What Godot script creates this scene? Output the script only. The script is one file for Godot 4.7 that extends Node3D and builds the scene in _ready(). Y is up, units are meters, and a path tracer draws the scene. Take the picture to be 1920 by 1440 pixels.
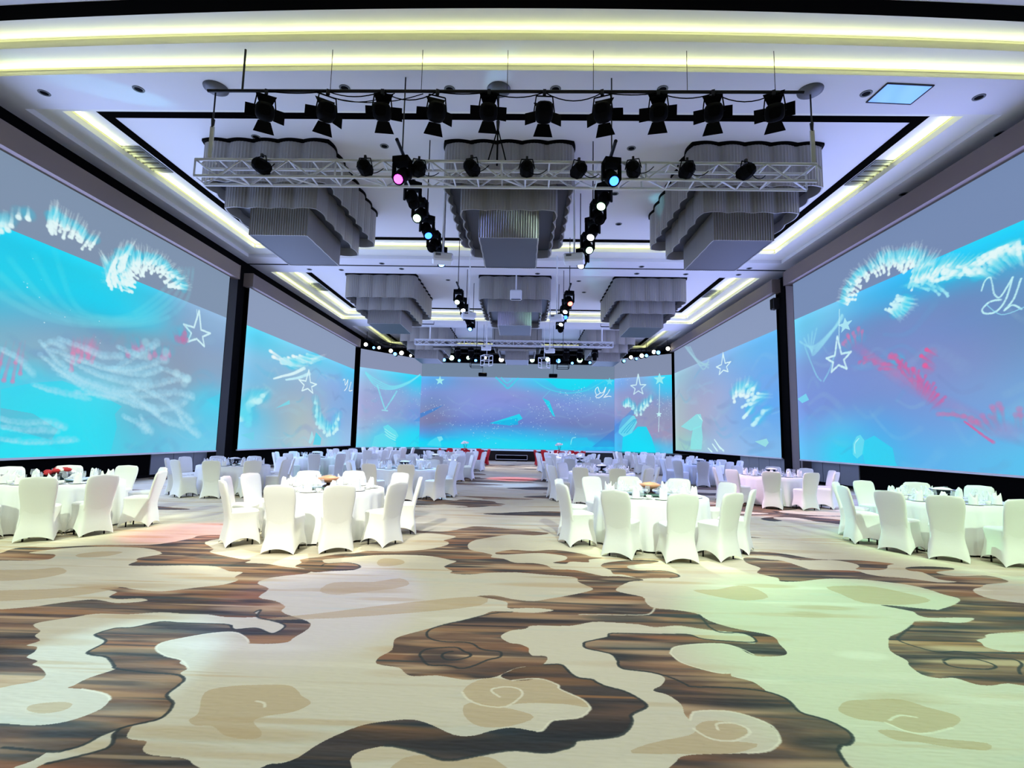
extends Node3D
# A hotel ballroom laid for a banquet: white covered chairs round white tables, projection screens along both walls, a stage at the far end.
# Metres, y up; the camera looks down -z, so "depth" below is -z.

var cam: Camera3D
var rng := RandomNumberGenerator.new()
var mats := {}
var taken := {}
var H0 := 9.79            # underside of the ceiling

func _ready():
	rng.seed = 20240
	setup_camera_and_air()
	setup_screen_and_added_light()
	make_materials()
	build_floor()
	build_walls()
	build_ceiling()
	build_screens()
	build_stage()
	build_chandeliers()
	build_rigging()
	build_projectors()
	build_stage_lights()
	build_ceiling_fittings()
	build_tables()

# ------------------------------------------------------------------ camera, air, light
func setup_camera_and_air():
	cam = Camera3D.new(); cam.name = "camera"; add_child(cam)
	cam.position = Vector3(0, 1.65, 0)
	cam.rotation = Vector3(0.1068, 0.022, 0.0198)
	cam.fov = rad_to_deg(2.0 * atan(720.0 / 950.0))
	cam.near = 0.05; cam.far = 200.0
	cam.current = true
	var e := Environment.new()
	e.background_mode = Environment.BG_COLOR
	e.background_color = Color(0, 0, 0)
	e.tonemap_mode = Environment.TONE_MAPPER_LINEAR
	e.tonemap_exposure = 1.0
	e.sdfgi_enabled = true; e.ssao_enabled = true; e.ssil_enabled = true
	var we := WorldEnvironment.new(); we.name = "world_environment"; we.environment = e; add_child(we)

func area(called: String, at: Vector3, face: Vector3, size: Vector2, energy: float, col: Color):
	var a := AreaLight3D.new(); a.name = called; a.area_size = size; a.light_energy = energy; a.light_color = col
	a.area_normalize_energy = true; a.area_range = 60.0; a.area_attenuation = 2.0; a.shadow_enabled = true
	add_child(a, true)
	a.look_at_from_position(at, at + face, Vector3.UP if absf(face.normalized().y) < 0.9 else Vector3.FORWARD)

func spot(called: String, at: Vector3, to: Vector3, angle: float, energy: float, col: Color, soft := 0.6, size := 0.1):
	var s := SpotLight3D.new(); s.name = called; s.light_energy = energy; s.light_color = col; s.spot_angle = angle
	s.spot_angle_attenuation = soft; s.spot_range = 60.0; s.spot_attenuation = 2.0; s.light_size = size; s.shadow_enabled = true
	add_child(s, true)
	var f := (to - at).normalized()
	s.look_at_from_position(at, to, Vector3.UP if absf(f.y) < 0.95 else Vector3.FORWARD)

func setup_screen_and_added_light():
	# the light that the seven projection screens throw into the hall
	var blue := Color(0.69, 0.74, 1.0)
	area("screen_light_left_near", Vector3(-12.8, 4.7, -15.8), Vector3(1, 0, 0), Vector2(10.8, 7.4), 106.0, blue)
	area("screen_light_left_far", Vector3(-12.8, 4.7, -30.5), Vector3(1, 0, 0), Vector2(15.0, 7.4), 118.0, blue)
	area("screen_light_right_near", Vector3(11.95, 4.9, -16.6), Vector3(-1, 0, 0), Vector2(11.4, 7.7), 106.0, Color(0.66, 0.69, 1.0))
	area("screen_light_right_far", Vector3(11.95, 4.9, -32.1), Vector3(-1, 0, 0), Vector2(16.0, 7.7), 118.0, Color(0.68, 0.70, 1.0))
	area("screen_light_stage", Vector3(-0.5, 4.5, -43.8), Vector3(0, 0, 1), Vector2(16.6, 7.2), 90.0, blue)
	# unseen spots added behind the camera to brighten the front-row chair backs
	spot("added_chair_spot", Vector3(-3.9, 9.7, 4.6), Vector3(-3.2, 0.5, -8.5), 9.5, 215.0, Color(1.0, 1.0, 0.95), 0.7, 0.12)
	spot("added_chair_spot", Vector3(2.6, 9.7, 4.6), Vector3(2.2, 0.5, -8.5), 9.5, 175.0, Color(0.91, 1.0, 0.92), 0.7, 0.12)
	spot("added_chair_spot", Vector3(7.9, 9.7, 4.6), Vector3(7.3, 0.5, -8.8), 9.5, 150.0, Color(0.84, 1.0, 0.84), 0.7, 0.12)
	spot("added_chair_spot", Vector3(-8.6, 9.7, 4.6), Vector3(-7.9, 0.5, -8.7), 9.5, 165.0, Color(0.90, 1.0, 0.87), 0.7, 0.12)
	# unseen downlights added over the camera to brighten the foreground carpet
	for x in [-8.5, -5.0, -1.5, 2.0, 5.5, 9.0]:
		for d in [0.5, 4.6]:
			spot("added_foreground_fill", Vector3(x, 9.7, -d), Vector3(x * 0.98, 0, -d - 2.6), 46.0, 12.5, Color(0.88, 1.0, 0.92) if d < 2.0 else Color(1.0, 0.97, 0.88), 0.8, 0.12)

# ------------------------------------------------------------------ helpers: names, things, meshes
func numbered(n: String) -> String:
	var k: int = taken.get(n, 0)
	taken[n] = k + 1
	return n if k == 0 else "%s_%03d" % [n, k]

func tag(o: Node3D, label: String, category: String, group := "", kind := ""):
	if label: o.set_meta("label", label)
	if category: o.set_meta("category", category)
	if group: o.set_meta("group", group)
	if kind: o.set_meta("kind", kind)
	return o

func thing(called: String, label: String, category: String, at := Vector3.ZERO, turn := 0.0, group := "") -> Node3D:
	var o := Node3D.new(); o.name = numbered(called); add_child(o)
	o.position = at; o.rotation.y = turn
	tag(o, label, category, group)
	return o

func struct(called: String) -> Node3D:
	var o := Node3D.new(); o.name = called; add_child(o); o.set_meta("kind", "structure")
	return o

func part(called: String, mesh: Mesh, m: Material, parent: Node, at := Vector3.ZERO) -> MeshInstance3D:
	var o := MeshInstance3D.new(); o.name = called; o.mesh = mesh; o.material_override = m; o.position = at
	parent.add_child(o, true)
	return o

func copy(o: Node3D, at: Vector3, turn: float, label: String, group := "") -> Node3D:
	var c: Node3D = o.duplicate(); c.name = numbered(String(o.get_meta("stem"))); add_child(c)
	c.position = at; c.rotation.y = turn; c.set_meta("label", label)
	if group: c.set_meta("group", group)
	return c

func st() -> SurfaceTool:
	var s := SurfaceTool.new(); s.begin(Mesh.PRIMITIVE_TRIANGLES); return s

func done(s: SurfaceTool) -> ArrayMesh:
	s.generate_normals(); s.index(); return s.commit()

func tri(s: SurfaceTool, a: Vector3, b: Vector3, c: Vector3):
	s.add_vertex(a); s.add_vertex(b); s.add_vertex(c)

func quad(s: SurfaceTool, a: Vector3, b: Vector3, c: Vector3, d: Vector3):
	tri(s, a, b, c); tri(s, a, c, d)

func add_box(s: SurfaceTool, c: Vector3, size: Vector3, basis := Basis.IDENTITY):
	s.set_smooth_group(-1)
	var h := size * 0.5
	var p := []
	for i in 8:
		p.append(c + basis * Vector3(h.x if i & 1 else -h.x, h.y if i & 2 else -h.y, h.z if i & 4 else -h.z))
	quad(s, p[0], p[2], p[3], p[1]); quad(s, p[4], p[5], p[7], p[6])
	quad(s, p[0], p[4], p[6], p[2]); quad(s, p[1], p[3], p[7], p[5])
	quad(s, p[2], p[6], p[7], p[3]); quad(s, p[0], p[1], p[5], p[4])

func box(size: Vector3, c := Vector3.ZERO) -> ArrayMesh:
	var s := st(); add_box(s, c, size); return done(s)

# a box whose long edges are chamfered
func bevel_box(size: Vector3, b: float, c := Vector3.ZERO) -> ArrayMesh:
	var s := st(); s.set_smooth_group(-1)
	var h := size * 0.5
	var rings := []
	for k in [[-h.z, b], [-h.z + b, 0.0], [h.z - b, 0.0], [h.z, b]]:
		var w: float = h.x - k[1]
		var t: float = h.y - k[1]
		var r := PackedVector3Array()
		for q in [[w, t - b], [w - b, t], [-w + b, t], [-w, t - b], [-w, -t + b], [-w + b, -t], [w - b, -t], [w, -t + b]]:
			r.append(c + Vector3(q[0], q[1], k[0]))
		rings.append(r)
	loft(s, rings, true, true, -1)
	return done(s)

func add_tube(s: SurfaceTool, a: Vector3, b: Vector3, r: float, n := 8, r2 := -1.0):
	if r2 < 0.0: r2 = r
	var f := (b - a).normalized()
	var u := f.cross(Vector3.UP if absf(f.y) < 0.9 else Vector3.RIGHT).normalized()
	var v := f.cross(u)
	var ra := PackedVector3Array()
	var rb := PackedVector3Array()
	for i in n:
		var t := TAU * i / n
		ra.append(a + (u * cos(t) + v * sin(t)) * r)
		rb.append(b + (u * cos(t) + v * sin(t)) * r2)
	loft(s, [ra, rb], true, true, 1)

func tube(a: Vector3, b: Vector3, r: float, n := 8, r2 := -1.0) -> ArrayMesh:
	var s := st(); add_tube(s, a, b, r, n, r2); return done(s)

# joins rings of equal length; smooth sides, flat caps
func loft(s: SurfaceTool, rings: Array, cap0: bool, cap1: bool, group := 1):
	var n: int = rings[0].size()
	s.set_smooth_group(group)
	for j in rings.size() - 1:
		var p: PackedVector3Array = rings[j]
		var q: PackedVector3Array = rings[j + 1]
		for i in n:
			var k := (i + 1) % n
			quad(s, p[i], q[i], q[k], p[k])
	s.set_smooth_group(-1)
	for e in [[cap0, 0], [cap1, rings.size() - 1]]:
		if not e[0]: continue
		var r: PackedVector3Array = rings[e[1]]
		var m := Vector3.ZERO
		for v in r: m += v
		m /= n
		for i in n:
			var k := (i + 1) % n
			if e[1] == 0: tri(s, m, r[i], r[k])
			else: tri(s, m, r[k], r[i])

# a profile of (radius, height) turned about the y axis
func add_lathe(s: SurfaceTool, prof: Array, n := 20, at := Vector3.ZERO):
	var rings := []
	for p in prof:
		var r := PackedVector3Array()
		for i in n:
			var t := -TAU * i / n
			r.append(at + Vector3(cos(t) * maxf(p.x, 0.0005), p.y, sin(t) * maxf(p.x, 0.0005)))
		rings.append(r)
	loft(s, rings, false, false)

func lathe(prof: Array, n := 20) -> ArrayMesh:
	var s := st(); add_lathe(s, prof, n); return done(s)

# a rounded square section with evenly spaced points; p runs -1..1 along each side
func squarish(n: int, power: float) -> Array:
	var out := []
	for side in 4:
		for i in n:
			var t := -1.0 + 2.0 * i / n
			var g := pow(pow(absf(t), power) + 1.0, -1.0 / power)
			var v := Vector2(t * g, g)
			out.append([[Vector2(v.x, v.y), Vector2(v.y, -v.x), Vector2(-v.x, -v.y), Vector2(-v.y, v.x)][side], t, side])
	return out

func rounded(w: float, d: float, y: float, n: int, p := 4.0, zc := 0.0) -> PackedVector3Array:
	var r := PackedVector3Array()
	for i in n:
		var t := -TAU * i / n
		var c := cos(t)
		var q := sin(t)
		r.append(Vector3(w * signf(c) * pow(absf(c), 2.0 / p), y, zc + d * signf(q) * pow(absf(q), 2.0 / p)))
	return r

# a slab with the outline poly (x, z), from y0 up to y1
func prism(poly: PackedVector2Array, y0: float, y1: float) -> ArrayMesh:
	var s := st(); s.set_smooth_group(-1)
	var t := Geometry2D.triangulate_polygon(poly)
	for i in range(0, t.size(), 3):
		for y in [y0, y1]:
			tri(s, Vector3(poly[t[i]].x, y, poly[t[i]].y), Vector3(poly[t[i + 1]].x, y, poly[t[i + 1]].y), Vector3(poly[t[i + 2]].x, y, poly[t[i + 2]].y))
	for i in poly.size():
		var a := poly[i]
		var b := poly[(i + 1) % poly.size()]
		quad(s, Vector3(a.x, y0, a.y), Vector3(a.x, y1, a.y), Vector3(b.x, y1, b.y), Vector3(b.x, y0, b.y))
	return done(s)

# a flat panel with texture coordinates: corner at the top left as seen, to the right and down
func panel(a: Vector3, right: Vector3, down: Vector3, u0 := Vector2.ZERO, u1 := Vector2.ONE) -> ArrayMesh:
	var s := st(); s.set_smooth_group(-1)
	for q in [[0, 0], [1, 0], [1, 1], [0, 0], [1, 1], [0, 1]]:
		s.set_uv(Vector2(lerpf(u0.x, u1.x, q[0]), lerpf(u0.y, u1.y, q[1])))
		s.add_vertex(a + right * q[0] + down * q[1])
	return done(s)

# ------------------------------------------------------------------ materials
func flat(col: Color, rough := 0.8, metal := 0.0) -> StandardMaterial3D:
	var m := StandardMaterial3D.new(); m.albedo_color = col; m.roughness = rough; m.metallic = metal
	return m

func glowing(col: Color, energy: float) -> StandardMaterial3D:
	var m := flat(Color(0.1, 0.1, 0.1), 0.4)
	m.emission_enabled = true; m.emission = col; m.emission_energy_multiplier = energy
	return m

func noise_tex(freq: float, seed_: int, normal := false, w := 512) -> NoiseTexture2D:
	var t := NoiseTexture2D.new(); var n := FastNoiseLite.new()
	n.frequency = freq; n.seed = seed_; n.fractal_octaves = 4
	t.noise = n; t.width = w; t.height = w; t.seamless = true; t.as_normal_map = normal; t.bump_strength = 4.0
	return t

func make_materials():
	var cloth := flat(Color(0.93, 0.93, 0.91), 0.85)
	cloth.rim_enabled = true; cloth.rim = 0.25
	cloth.normal_enabled = true; cloth.normal_texture = noise_tex(0.02, 3, true); cloth.normal_scale = 0.10
	cloth.uv1_triplanar = true; cloth.uv1_scale = Vector3(1.5, 1.5, 1.5)
	mats.cloth = cloth
	mats.table_cloth = flat(Color(0.92, 0.92, 0.91), 0.9)
	mats.red = flat(Color(0.72, 0.03, 0.10), 0.85)
	mats.napkin = flat(Color(0.95, 0.95, 0.94), 0.9)
	mats.leg = flat(Color(0.10, 0.09, 0.08), 0.4, 0.7)
	mats.china = flat(Color(0.93, 0.93, 0.92), 0.2)
	var g := flat(Color(0.96, 0.98, 1.0, 0.16), 0.05)
	g.transparency = BaseMaterial3D.TRANSPARENCY_ALPHA
	mats.glass = g
	var tg := flat(Color(0.35, 0.50, 0.46, 0.45), 0.05)
	tg.transparency = BaseMaterial3D.TRANSPARENCY_ALPHA
	mats.turntable = flat(Color(0.30, 0.42, 0.40), 0.08)
	mats.peach = flat(Color(0.85, 0.58, 0.44), 0.4)
	mats.dark_wood = flat(Color(0.16, 0.09, 0.06), 0.4)
	mats.navy = flat(Color(0.05, 0.05, 0.13), 0.3)
	mats.flower_red = flat(Color(0.75, 0.16, 0.18), 0.8)
	mats.flower_white = flat(Color(0.95, 0.95, 0.93), 0.9)
	mats.green = flat(Color(0.10, 0.20, 0.07), 0.8)
	mats.ceiling = flat(Color(0.86, 0.86, 0.87), 0.9)
	mats.cove_face = flat(Color(0.90, 0.90, 0.86), 0.9)
	mats.black_band = flat(Color(0.02, 0.02, 0.022), 0.95)
	mats.black_band.metallic_specular = 0.05
	mats.cove_strip = glowing(Color(0.98, 1.0, 0.70), 0.8)
	mats.wall_dark = flat(Color(0.05, 0.048, 0.05), 0.95)
	mats.wall_dark.metallic_specular = 0.1
	mats.pillar = flat(Color(0.07, 0.058, 0.052), 0.6)
	mats.pillar_light = flat(Color(0.50, 0.46, 0.46), 0.7)
	mats.valance = flat(Color(0.44, 0.39, 0.37), 0.7)
	mats.wall_panel = flat(Color(0.55, 0.57, 0.60), 0.6)
	mats.seam = flat(Color(0.08, 0.08, 0.09), 0.8)
	mats.black = flat(Color(0.02, 0.02, 0.022), 0.7)
	mats.black.metallic_specular = 0.15
	mats.black_metal = flat(Color(0.02, 0.02, 0.022), 0.5, 0.3)
	mats.truss = flat(Color(0.80, 0.81, 0.84), 0.45, 0.15)
	mats.white_plastic = flat(Color(0.88, 0.89, 0.91), 0.45)
	mats.grey_plastic = flat(Color(0.35, 0.36, 0.38), 0.5)
	mats.sling = flat(Color(0.72, 0.72, 0.70), 0.8)
	mats.chrome = flat(Color(0.75, 0.76, 0.78), 0.25, 0.9)
	mats.strand = flat(Color(0.60, 0.59, 0.57), 0.45, 0.3)
	mats.strand_bright = flat(Color(0.74, 0.74, 0.74), 0.3, 0.3)
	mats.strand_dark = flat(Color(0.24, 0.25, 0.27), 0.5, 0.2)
	mats.stage_black = flat(Color(0.015, 0.015, 0.018), 0.35)
	mats.wood_floor = flat(Color(0.10, 0.10, 0.11), 0.4)
	mats.grille = flat(Color(0.40, 0.42, 0.42), 0.7)
	mats.mirror = flat(Color(0.42, 0.56, 0.64), 0.12, 0.8)

# ------------------------------------------------------------------ carpet: a printed pattern of clouds, painted in floor coordinates (centimetres)
var shapes := []
var lines := []

func shape(kind: String, p: Array):
	shapes.append([kind, smooth(p, true, 3)])

func line(kind: String, p: Array):
	lines.append([kind, smooth(p, false, 5)])

func smooth(p: Array, closed: bool, cuts: int) -> PackedVector2Array:
	var v := PackedVector2Array()
	for i in range(0, p.size(), 2): v.append(Vector2(p[i], p[i + 1]))
	var n := v.size()
	var out := PackedVector2Array()
	for i in (n if closed else n - 1):
		var a: Vector2 = v[(i - 1 + n) % n] if closed or i > 0 else v[0]
		var b: Vector2 = v[i]
		var c: Vector2 = v[(i + 1) % n]
		var d: Vector2 = v[(i + 2) % n] if closed or i < n - 2 else v[n - 1]
		for k in cuts: out.append(b.cubic_interpolate(c, a, d, float(k) / cuts))
	if not closed: out.append(v[n - 1])
	return out

var masters := {}
var stamps := {}

func stamp(rx: float, ry: float, hex: String, al: float) -> Image:
	rx = maxf(rx, 0.6); ry = maxf(ry, 0.6)
	var w := maxi(2, roundi(rx * 2.0 + 1.0))
	var h := maxi(2, roundi(ry * 2.0 + 1.0))
	var key := "%d_%d_%s_%d" % [w, h, hex, roundi(al * 50)]
	if stamps.has(key): return stamps[key]
	var mk := "%s_%d" % [hex, roundi(al * 50)]
	if not masters.has(mk):
		var m := Image.create(48, 48, false, Image.FORMAT_RGBA8)
		var c := Color(hex)
		for y in 48:
			for x in 48:
				var d := Vector2(x - 23.5, y - 23.5).length() / 24.0
				m.set_pixel(x, y, Color(c.r, c.g, c.b, al * clampf((1.0 - d * d) * 1.35, 0.0, 1.0)))
		masters[mk] = m
	var b: Image = masters[mk].duplicate()
	b.resize(w, h, Image.INTERPOLATE_BILINEAR if w * h < 4000 else Image.INTERPOLATE_CUBIC)
	stamps[key] = b
	return b

func put(im: Image, x: float, y: float, b: Image):
	im.blend_rect(b, Rect2i(0, 0, b.get_width(), b.get_height()), Vector2i(roundi(x - b.get_width() * 0.5), roundi(y - b.get_height() * 0.5)))

# calls for every run of pixels inside the outline: from an image of the same size, or one row of colour
func fill(im: Image, p: PackedVector2Array, src: Image, over: bool):
	var lo := INF
	var hi := -INF
	var lx := INF
	var hx := -INF
	for v in p:
		lo = minf(lo, v.y); hi = maxf(hi, v.y); lx = minf(lx, v.x); hx = maxf(hx, v.x)
	if hx < 0 or lx > im.get_width(): return
	var n := p.size()
	for y in range(maxi(0, floori(lo)), mini(im.get_height() - 1, ceili(hi)) + 1):
		var yy := y + 0.5
		var xs := PackedFloat32Array()
		for i in n:
			var a := p[i]
			var b := p[(i + 1) % n]
			if (a.y <= yy) != (b.y <= yy): xs.append(a.x + (yy - a.y) * (b.x - a.x) / (b.y - a.y))
		xs.sort()
		for i in range(0, xs.size() - 1, 2):
			var x0 := clampi(roundi(xs[i]), 0, im.get_width())
			var x1 := clampi(roundi(xs[i + 1]), 0, im.get_width())
			if x1 <= x0: continue
			if over: im.blend_rect(src, Rect2i(0, 0, x1 - x0, 1), Vector2i(x0, y))
			else: im.blit_rect(src, Rect2i(x0, y, x1 - x0, 1), Vector2i(x0, y))

func streaked(w: int, h: int, ppm: float, base: String, cols: Array, per_m2: float, r: RandomNumberGenerator) -> Image:
	var im := Image.create(w, h, false, Image.FORMAT_RGBA8)
	im.fill(Color(base))
	for i in int(w * h / ppm / ppm * per_m2):
		var q := r.randi() % cols.size()
		var rx := ppm * (0.25 + 0.75 * (r.randi() % 6) / 5.0)
		var ry := ppm * (0.018 + 0.085 * (r.randi() % 6) / 5.0)
		put(im, r.randf() * w, r.randf() * h, stamp(rx, ry, cols[q], [0.3, 0.55, 0.8][r.randi() % 3]))
	return im

# the carpet between x0 and d0 (metres, depth) at ppm pixels to the metre
func carpet(x0: float, d0: float, w: int, h: int, ppm: float, far: bool) -> ImageTexture:
	var r := RandomNumberGenerator.new(); r.seed = 77 + w
	var cream := streaked(w, h, ppm, "cdc3ac", ["dbd3be", "bfab8a", "c4c2b0", "d4cab2", "c2a884"], 5.0, r)
	var brown := streaked(w, h, ppm, "775a45", ["2c2726", "ab8663", "96613f", "2f3a3b", "5e4636", "c0a07c", "3a3230", "a0764f", "2a2a2a", "c8ac88"], 34.0, r)
	var dark := streaked(w, h, ppm, "463c36", ["1e2022", "6f4e38", "202e33", "96683f", "2c2622", "1c2426"], 24.0, r)
	var row := Image.create(w, 1, false, Image.FORMAT_RGBA8); row.fill(Color("b59b74a0"))
	var im: Image = cream.duplicate()
	var top := d0 + h / ppm
	if far:
		for i in 250:
			var c := Vector2(r.randf() * w, r.randf() * h)
			var kind := r.randi() % 5
			var rx := ppm * r.randf_range(0.5, 1.9)
			var ry := ppm * r.randf_range(0.22, 0.75)
			var ph := r.randf() * 6.3
			var lob := 5 + r.randi() % 5
			var p := PackedVector2Array()
			for k in 56:
				var t := TAU * k / 56
				var g := 1.0 + 0.16 * absf(sin(t * lob * 0.5 + ph)) + 0.35 * sin(t * 2.0 + ph * 2.0)
				p.append(c + Vector2(cos(t) * rx * g + ry * 0.7 * sin(t * 2.0), sin(t) * ry * g))
			if kind < 3: fill(im, p, brown if kind < 2 else dark, false)
			elif kind == 3: fill(im, p, cream, false)
			else: fill(im, p, row, true)
	var k := ppm / 100.0
	for s in shapes:
		var p := PackedVector2Array()
		for v in s[1]: p.append(Vector2((v.x - x0 * 100.0) * k, (top * 100.0 - v.y) * k))
		if s[0] == "tan": fill(im, p, row, true)
		else: fill(im, p, {"brown": brown, "dark": dark, "cream": cream}[s[0]], false)
	for l in lines:
		var lr := (0.011 if l[0] == "ink" else 0.009) * ppm
		var b := stamp(lr, lr, "2a302e" if l[0] == "ink" else "e0d8c0", 0.62)
		for i in l[1].size() - 1:
			var a := Vector2((l[1][i].x - x0 * 100.0) * k, (top * 100.0 - l[1][i].y) * k)
			var c := Vector2((l[1][i + 1].x - x0 * 100.0) * k, (top * 100.0 - l[1][i + 1].y) * k)
			var n := maxi(1, ceili(a.distance_to(c) / maxf(1.0, 0.01 * ppm)))
			for j in n: put(im, lerpf(a.x, c.x, float(j) / n), lerpf(a.y, c.y, float(j) / n), b)
	return ImageTexture.create_from_image(im)

func trace_carpet():
	shape("brown", [-489,468,-475,474,-454,483,-440,495,-423,506,-411,507,-390,500,-375,502,-364,509,-376,515,-394,511,-409,517,-413,532,-425,537,-440,543,-422,549,-408,544,-391,540,-372,538,-358,545,-342,556,-323,567,-317,585,-328,597,-330,618,-348,621,-377,641,-408,643,-427,641,-456,636,-483,636,-488,657,-495,665,-497,676,-486,699,-522,725,-555,732,-590,732,-622,724,-645,708,-658,687,-643,682,-620,681,-608,671,-601,654,-615,646,-640,644,-679,643,-708,669,-691,680,-699,702,-694,720,-657,720,-612,740,-569,745,-531,757,-513,803,-516,821,-497,832,-464,836,-464,814,-477,779,-447,745,-435,732,-427,712,-369,681,-352,677,-352,663,-337,661,-318,658,-292,647,-258,637,-254,620,-277,606,-289,594,-290,575,-268,557,-264,528,-242,518,-225,503,-223,491,-214,482,-189,467,-181,457,-180,444,-183,430,-184,420,-195,416,-207,415,-214,416,-216,422,-227,432,-237,437,-253,434,-268,424,-280,412,-276,400,-261,389,-245,383,-243,378,-232,371,-232,363,-224,355,-222,346,-221,334,-210,324,-206,312,-208,306,-216,301,-214,294,-211,289,-206,287,-198,286,-195,279,-188,275,-179,274,-169,273,-162,269,-154,258,-250,250])
	shape("cream", [-411,440,-409,449,-396,458,-382,470,-353,471,-329,478,-305,476,-283,476,-265,471,-236,473,-245,485,-243,492,-236,473,-216,464,-202,454,-202,440,-207,437,-224,447,-240,443,-248,452,-256,454,-293,454,-313,455,-326,441,-339,438,-344,426,-340,421,-324,411,-322,392,-314,387,-301,384,-286,372,-280,366,-287,353,-288,342,-289,339,-280,338,-266,335,-256,331,-251,326,-248,316,-252,306,-259,300,-271,297,-290,298,-305,299,-340,331,-331,336,-325,341,-318,345,-316,350,-321,357,-334,366,-342,369,-344,375,-357,380,-360,389,-367,398,-377,400,-375,409,-388,418,-393,428])
	shape("cream", [-221,297,-220,291,-216,286,-214,279,-224,271,-234,265,-236,261,-246,261,-242,267,-241,274,-240,275,-232,277,-228,283,-226,291])
	shape("tan", [-197,331,-199,341,-189,347,-173,350,-152,351,-142,344,-137,338,-129,332,-128,327,-134,319,-147,314,-152,308,-142,298,-141,292,-150,291,-161,294,-172,302,-182,302,-189,307,-188,313,-192,322])
	shape("brown", [-219,746,-180,746,-138,765,-113,798,-114,822,-123,834,-107,863,-123,879,-152,890,-184,891,-195,920,-165,909,-128,914,-95,961,-71,970,-16,950,23,933,51,916,22,893,-15,898,-62,855,-74,840,-81,810,-75,772,-54,754,-40,741,-40,725,-22,718,-7,698,18,698,35,688,44,670,71,667,101,643,121,644,142,637,147,628,129,620,108,590,111,577,131,563,130,544,134,528,151,524,165,519,173,512,177,495,190,480,205,471,216,465,219,456,216,445,214,429,208,422,194,419,183,421,177,436,166,442,143,439,126,432,119,420,122,405,132,395,144,388,153,388,152,383,163,376,166,366,167,362,174,355,175,345,175,337,182,332,188,327,192,317,189,309,183,304,179,303,174,297,172,288,166,275,79,270,83,284,89,289,100,291,123,293,136,296,145,303,148,308,149,318,147,325,137,333,125,336,110,334,106,330,103,324,102,331,103,337,103,344,98,354,90,359,98,367,103,378,95,386,77,390,74,397,75,402,73,414,66,419,54,425,53,432,56,438,75,449,81,458,104,459,123,459,146,460,156,451,184,447,194,444,198,448,200,459,194,467,173,471,160,475,143,481,122,475,109,481,86,484,67,484,46,473,13,471,6,463,-6,458,-14,448,-14,440,-7,431,1,429,8,422,8,415,11,408,20,408,22,402,15,389,5,389,-4,384,-15,372,-26,368,-37,366,-56,371,-72,369,-79,373,-85,381,-97,384,-104,388,-104,398,-98,411,-101,429,-98,438,-83,452,-67,466,-50,479,-36,491,-25,505,-7,505,14,504,34,513,14,518,-7,515,-12,519,-12,532,-21,540,-44,550,-25,554,-8,544,14,539,31,548,64,569,82,586,76,600,68,616,69,628,62,636,36,641,4,648,-10,649,-39,644,-61,634,-84,637,-84,649,-97,669,-85,696,-94,704,-122,723,-161,728,-204,720,-232,705,-259,690,-257,678,-247,671,-225,676,-207,666,-201,653,-206,640,-230,633,-247,626,-260,635,-267,642,-282,651,-282,670,-290,683,-285,693,-271,704,-250,725,-233,730])
	shape("dark", [1,387,19,393,31,394,35,387,37,381,42,374,51,372,54,368,59,363,70,357,77,349,81,341,79,336,69,328,68,321,63,311,54,304,45,302,34,300,31,296,28,293,20,289,12,288,-3,289,-8,288,-19,284,-25,282,-33,279,-41,280,-49,284,-56,287,-65,289,-70,289,-76,287,-83,283,-85,276,-82,262,-126,260,-125,270,-118,272,-112,277,-106,289,-98,299,-88,308,-74,313,-61,315,-49,310,-35,301,-24,301,-15,306,-3,310,11,307,15,309,20,318,25,320,37,323,44,331,45,336,41,345,28,357,27,363,14,371,7,368,-4,367,-12,373,-6,381])
	shape("tan", [-36,349,-32,341,-23,334,-10,332,-2,336,10,338,30,338,44,335,41,345,28,357,27,363,14,371,7,368,-4,367,-19,370,-31,362])
	shape("brown", [316,460,301,437,301,419,296,410,294,395,302,390,314,391,321,382,331,381,346,385,371,384,427,440,399,442,389,450,393,459,395,466,408,472,414,479,429,484,456,490,490,503,560,573,541,576,519,589,519,608,531,626,552,638,566,649,602,661,612,674,606,693,560,686,550,704,583,718,593,730,565,736,529,727,519,709,531,702,525,668,539,658,513,653,486,669,460,674,448,686,441,701,389,701,382,709,373,747,354,754,339,763,323,761,314,731,320,708,317,697,304,677,311,663,319,654,315,639,339,641,363,651,387,658,420,658,441,651,464,639,475,621,477,601,482,586,460,566,432,549,422,546,391,555,376,556,395,539,393,530,397,521,429,524,442,522,423,510,407,509,390,512,375,509,365,499,341,480,324,469])
	shape("brown", [345,801,379,805,403,790,429,765,481,764,507,758,526,747,511,737,493,715,472,707,450,710,465,726,468,744,449,761,401,756,381,777,335,779])
	shape("brown", [-12,776,19,772,52,783,89,762,102,744,119,739,96,727,93,711,69,712,61,699,44,704,62,720,65,743,42,757,19,758,-27,743,-35,756])
	shape("brown", [107,690,114,708,136,722,167,731,192,728,178,714,146,699,141,685,151,675,181,676,195,664,196,649,182,641,159,638,145,635,134,646,126,652,116,654,116,672])
	shape("tan", [202,343,214,353,234,356,251,357,261,348,271,340,269,333,255,324,238,318,227,320,221,328,207,331,201,337])
	shape("tan", [210,319,221,320,240,313,264,310,258,303,239,305,225,309,214,310])
	shape("tan", [-212,554,-209,586,-166,592,-140,610,-124,588,-136,570,-166,554,-190,543])
	shape("tan", [194,592,223,598,255,616,270,602,268,573,239,560,215,569])
	shape("tan", [357,619,394,628,417,626,434,607,445,579,405,560,363,563,358,590])
	shape("tan", [-63,271,-57,280,-47,282,-33,279,-18,283,-8,278,-6,266,-61,263])
	shape("tan", [-628,596,-575,606,-554,618,-529,601,-527,583,-545,564,-591,561])
	shape("tan", [-546,521,-485,537,-441,553,-423,545,-450,512,-518,494])
	shape("tan", [-188,685,-184,704,-161,700,-151,680,-163,665,-179,664])
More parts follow.
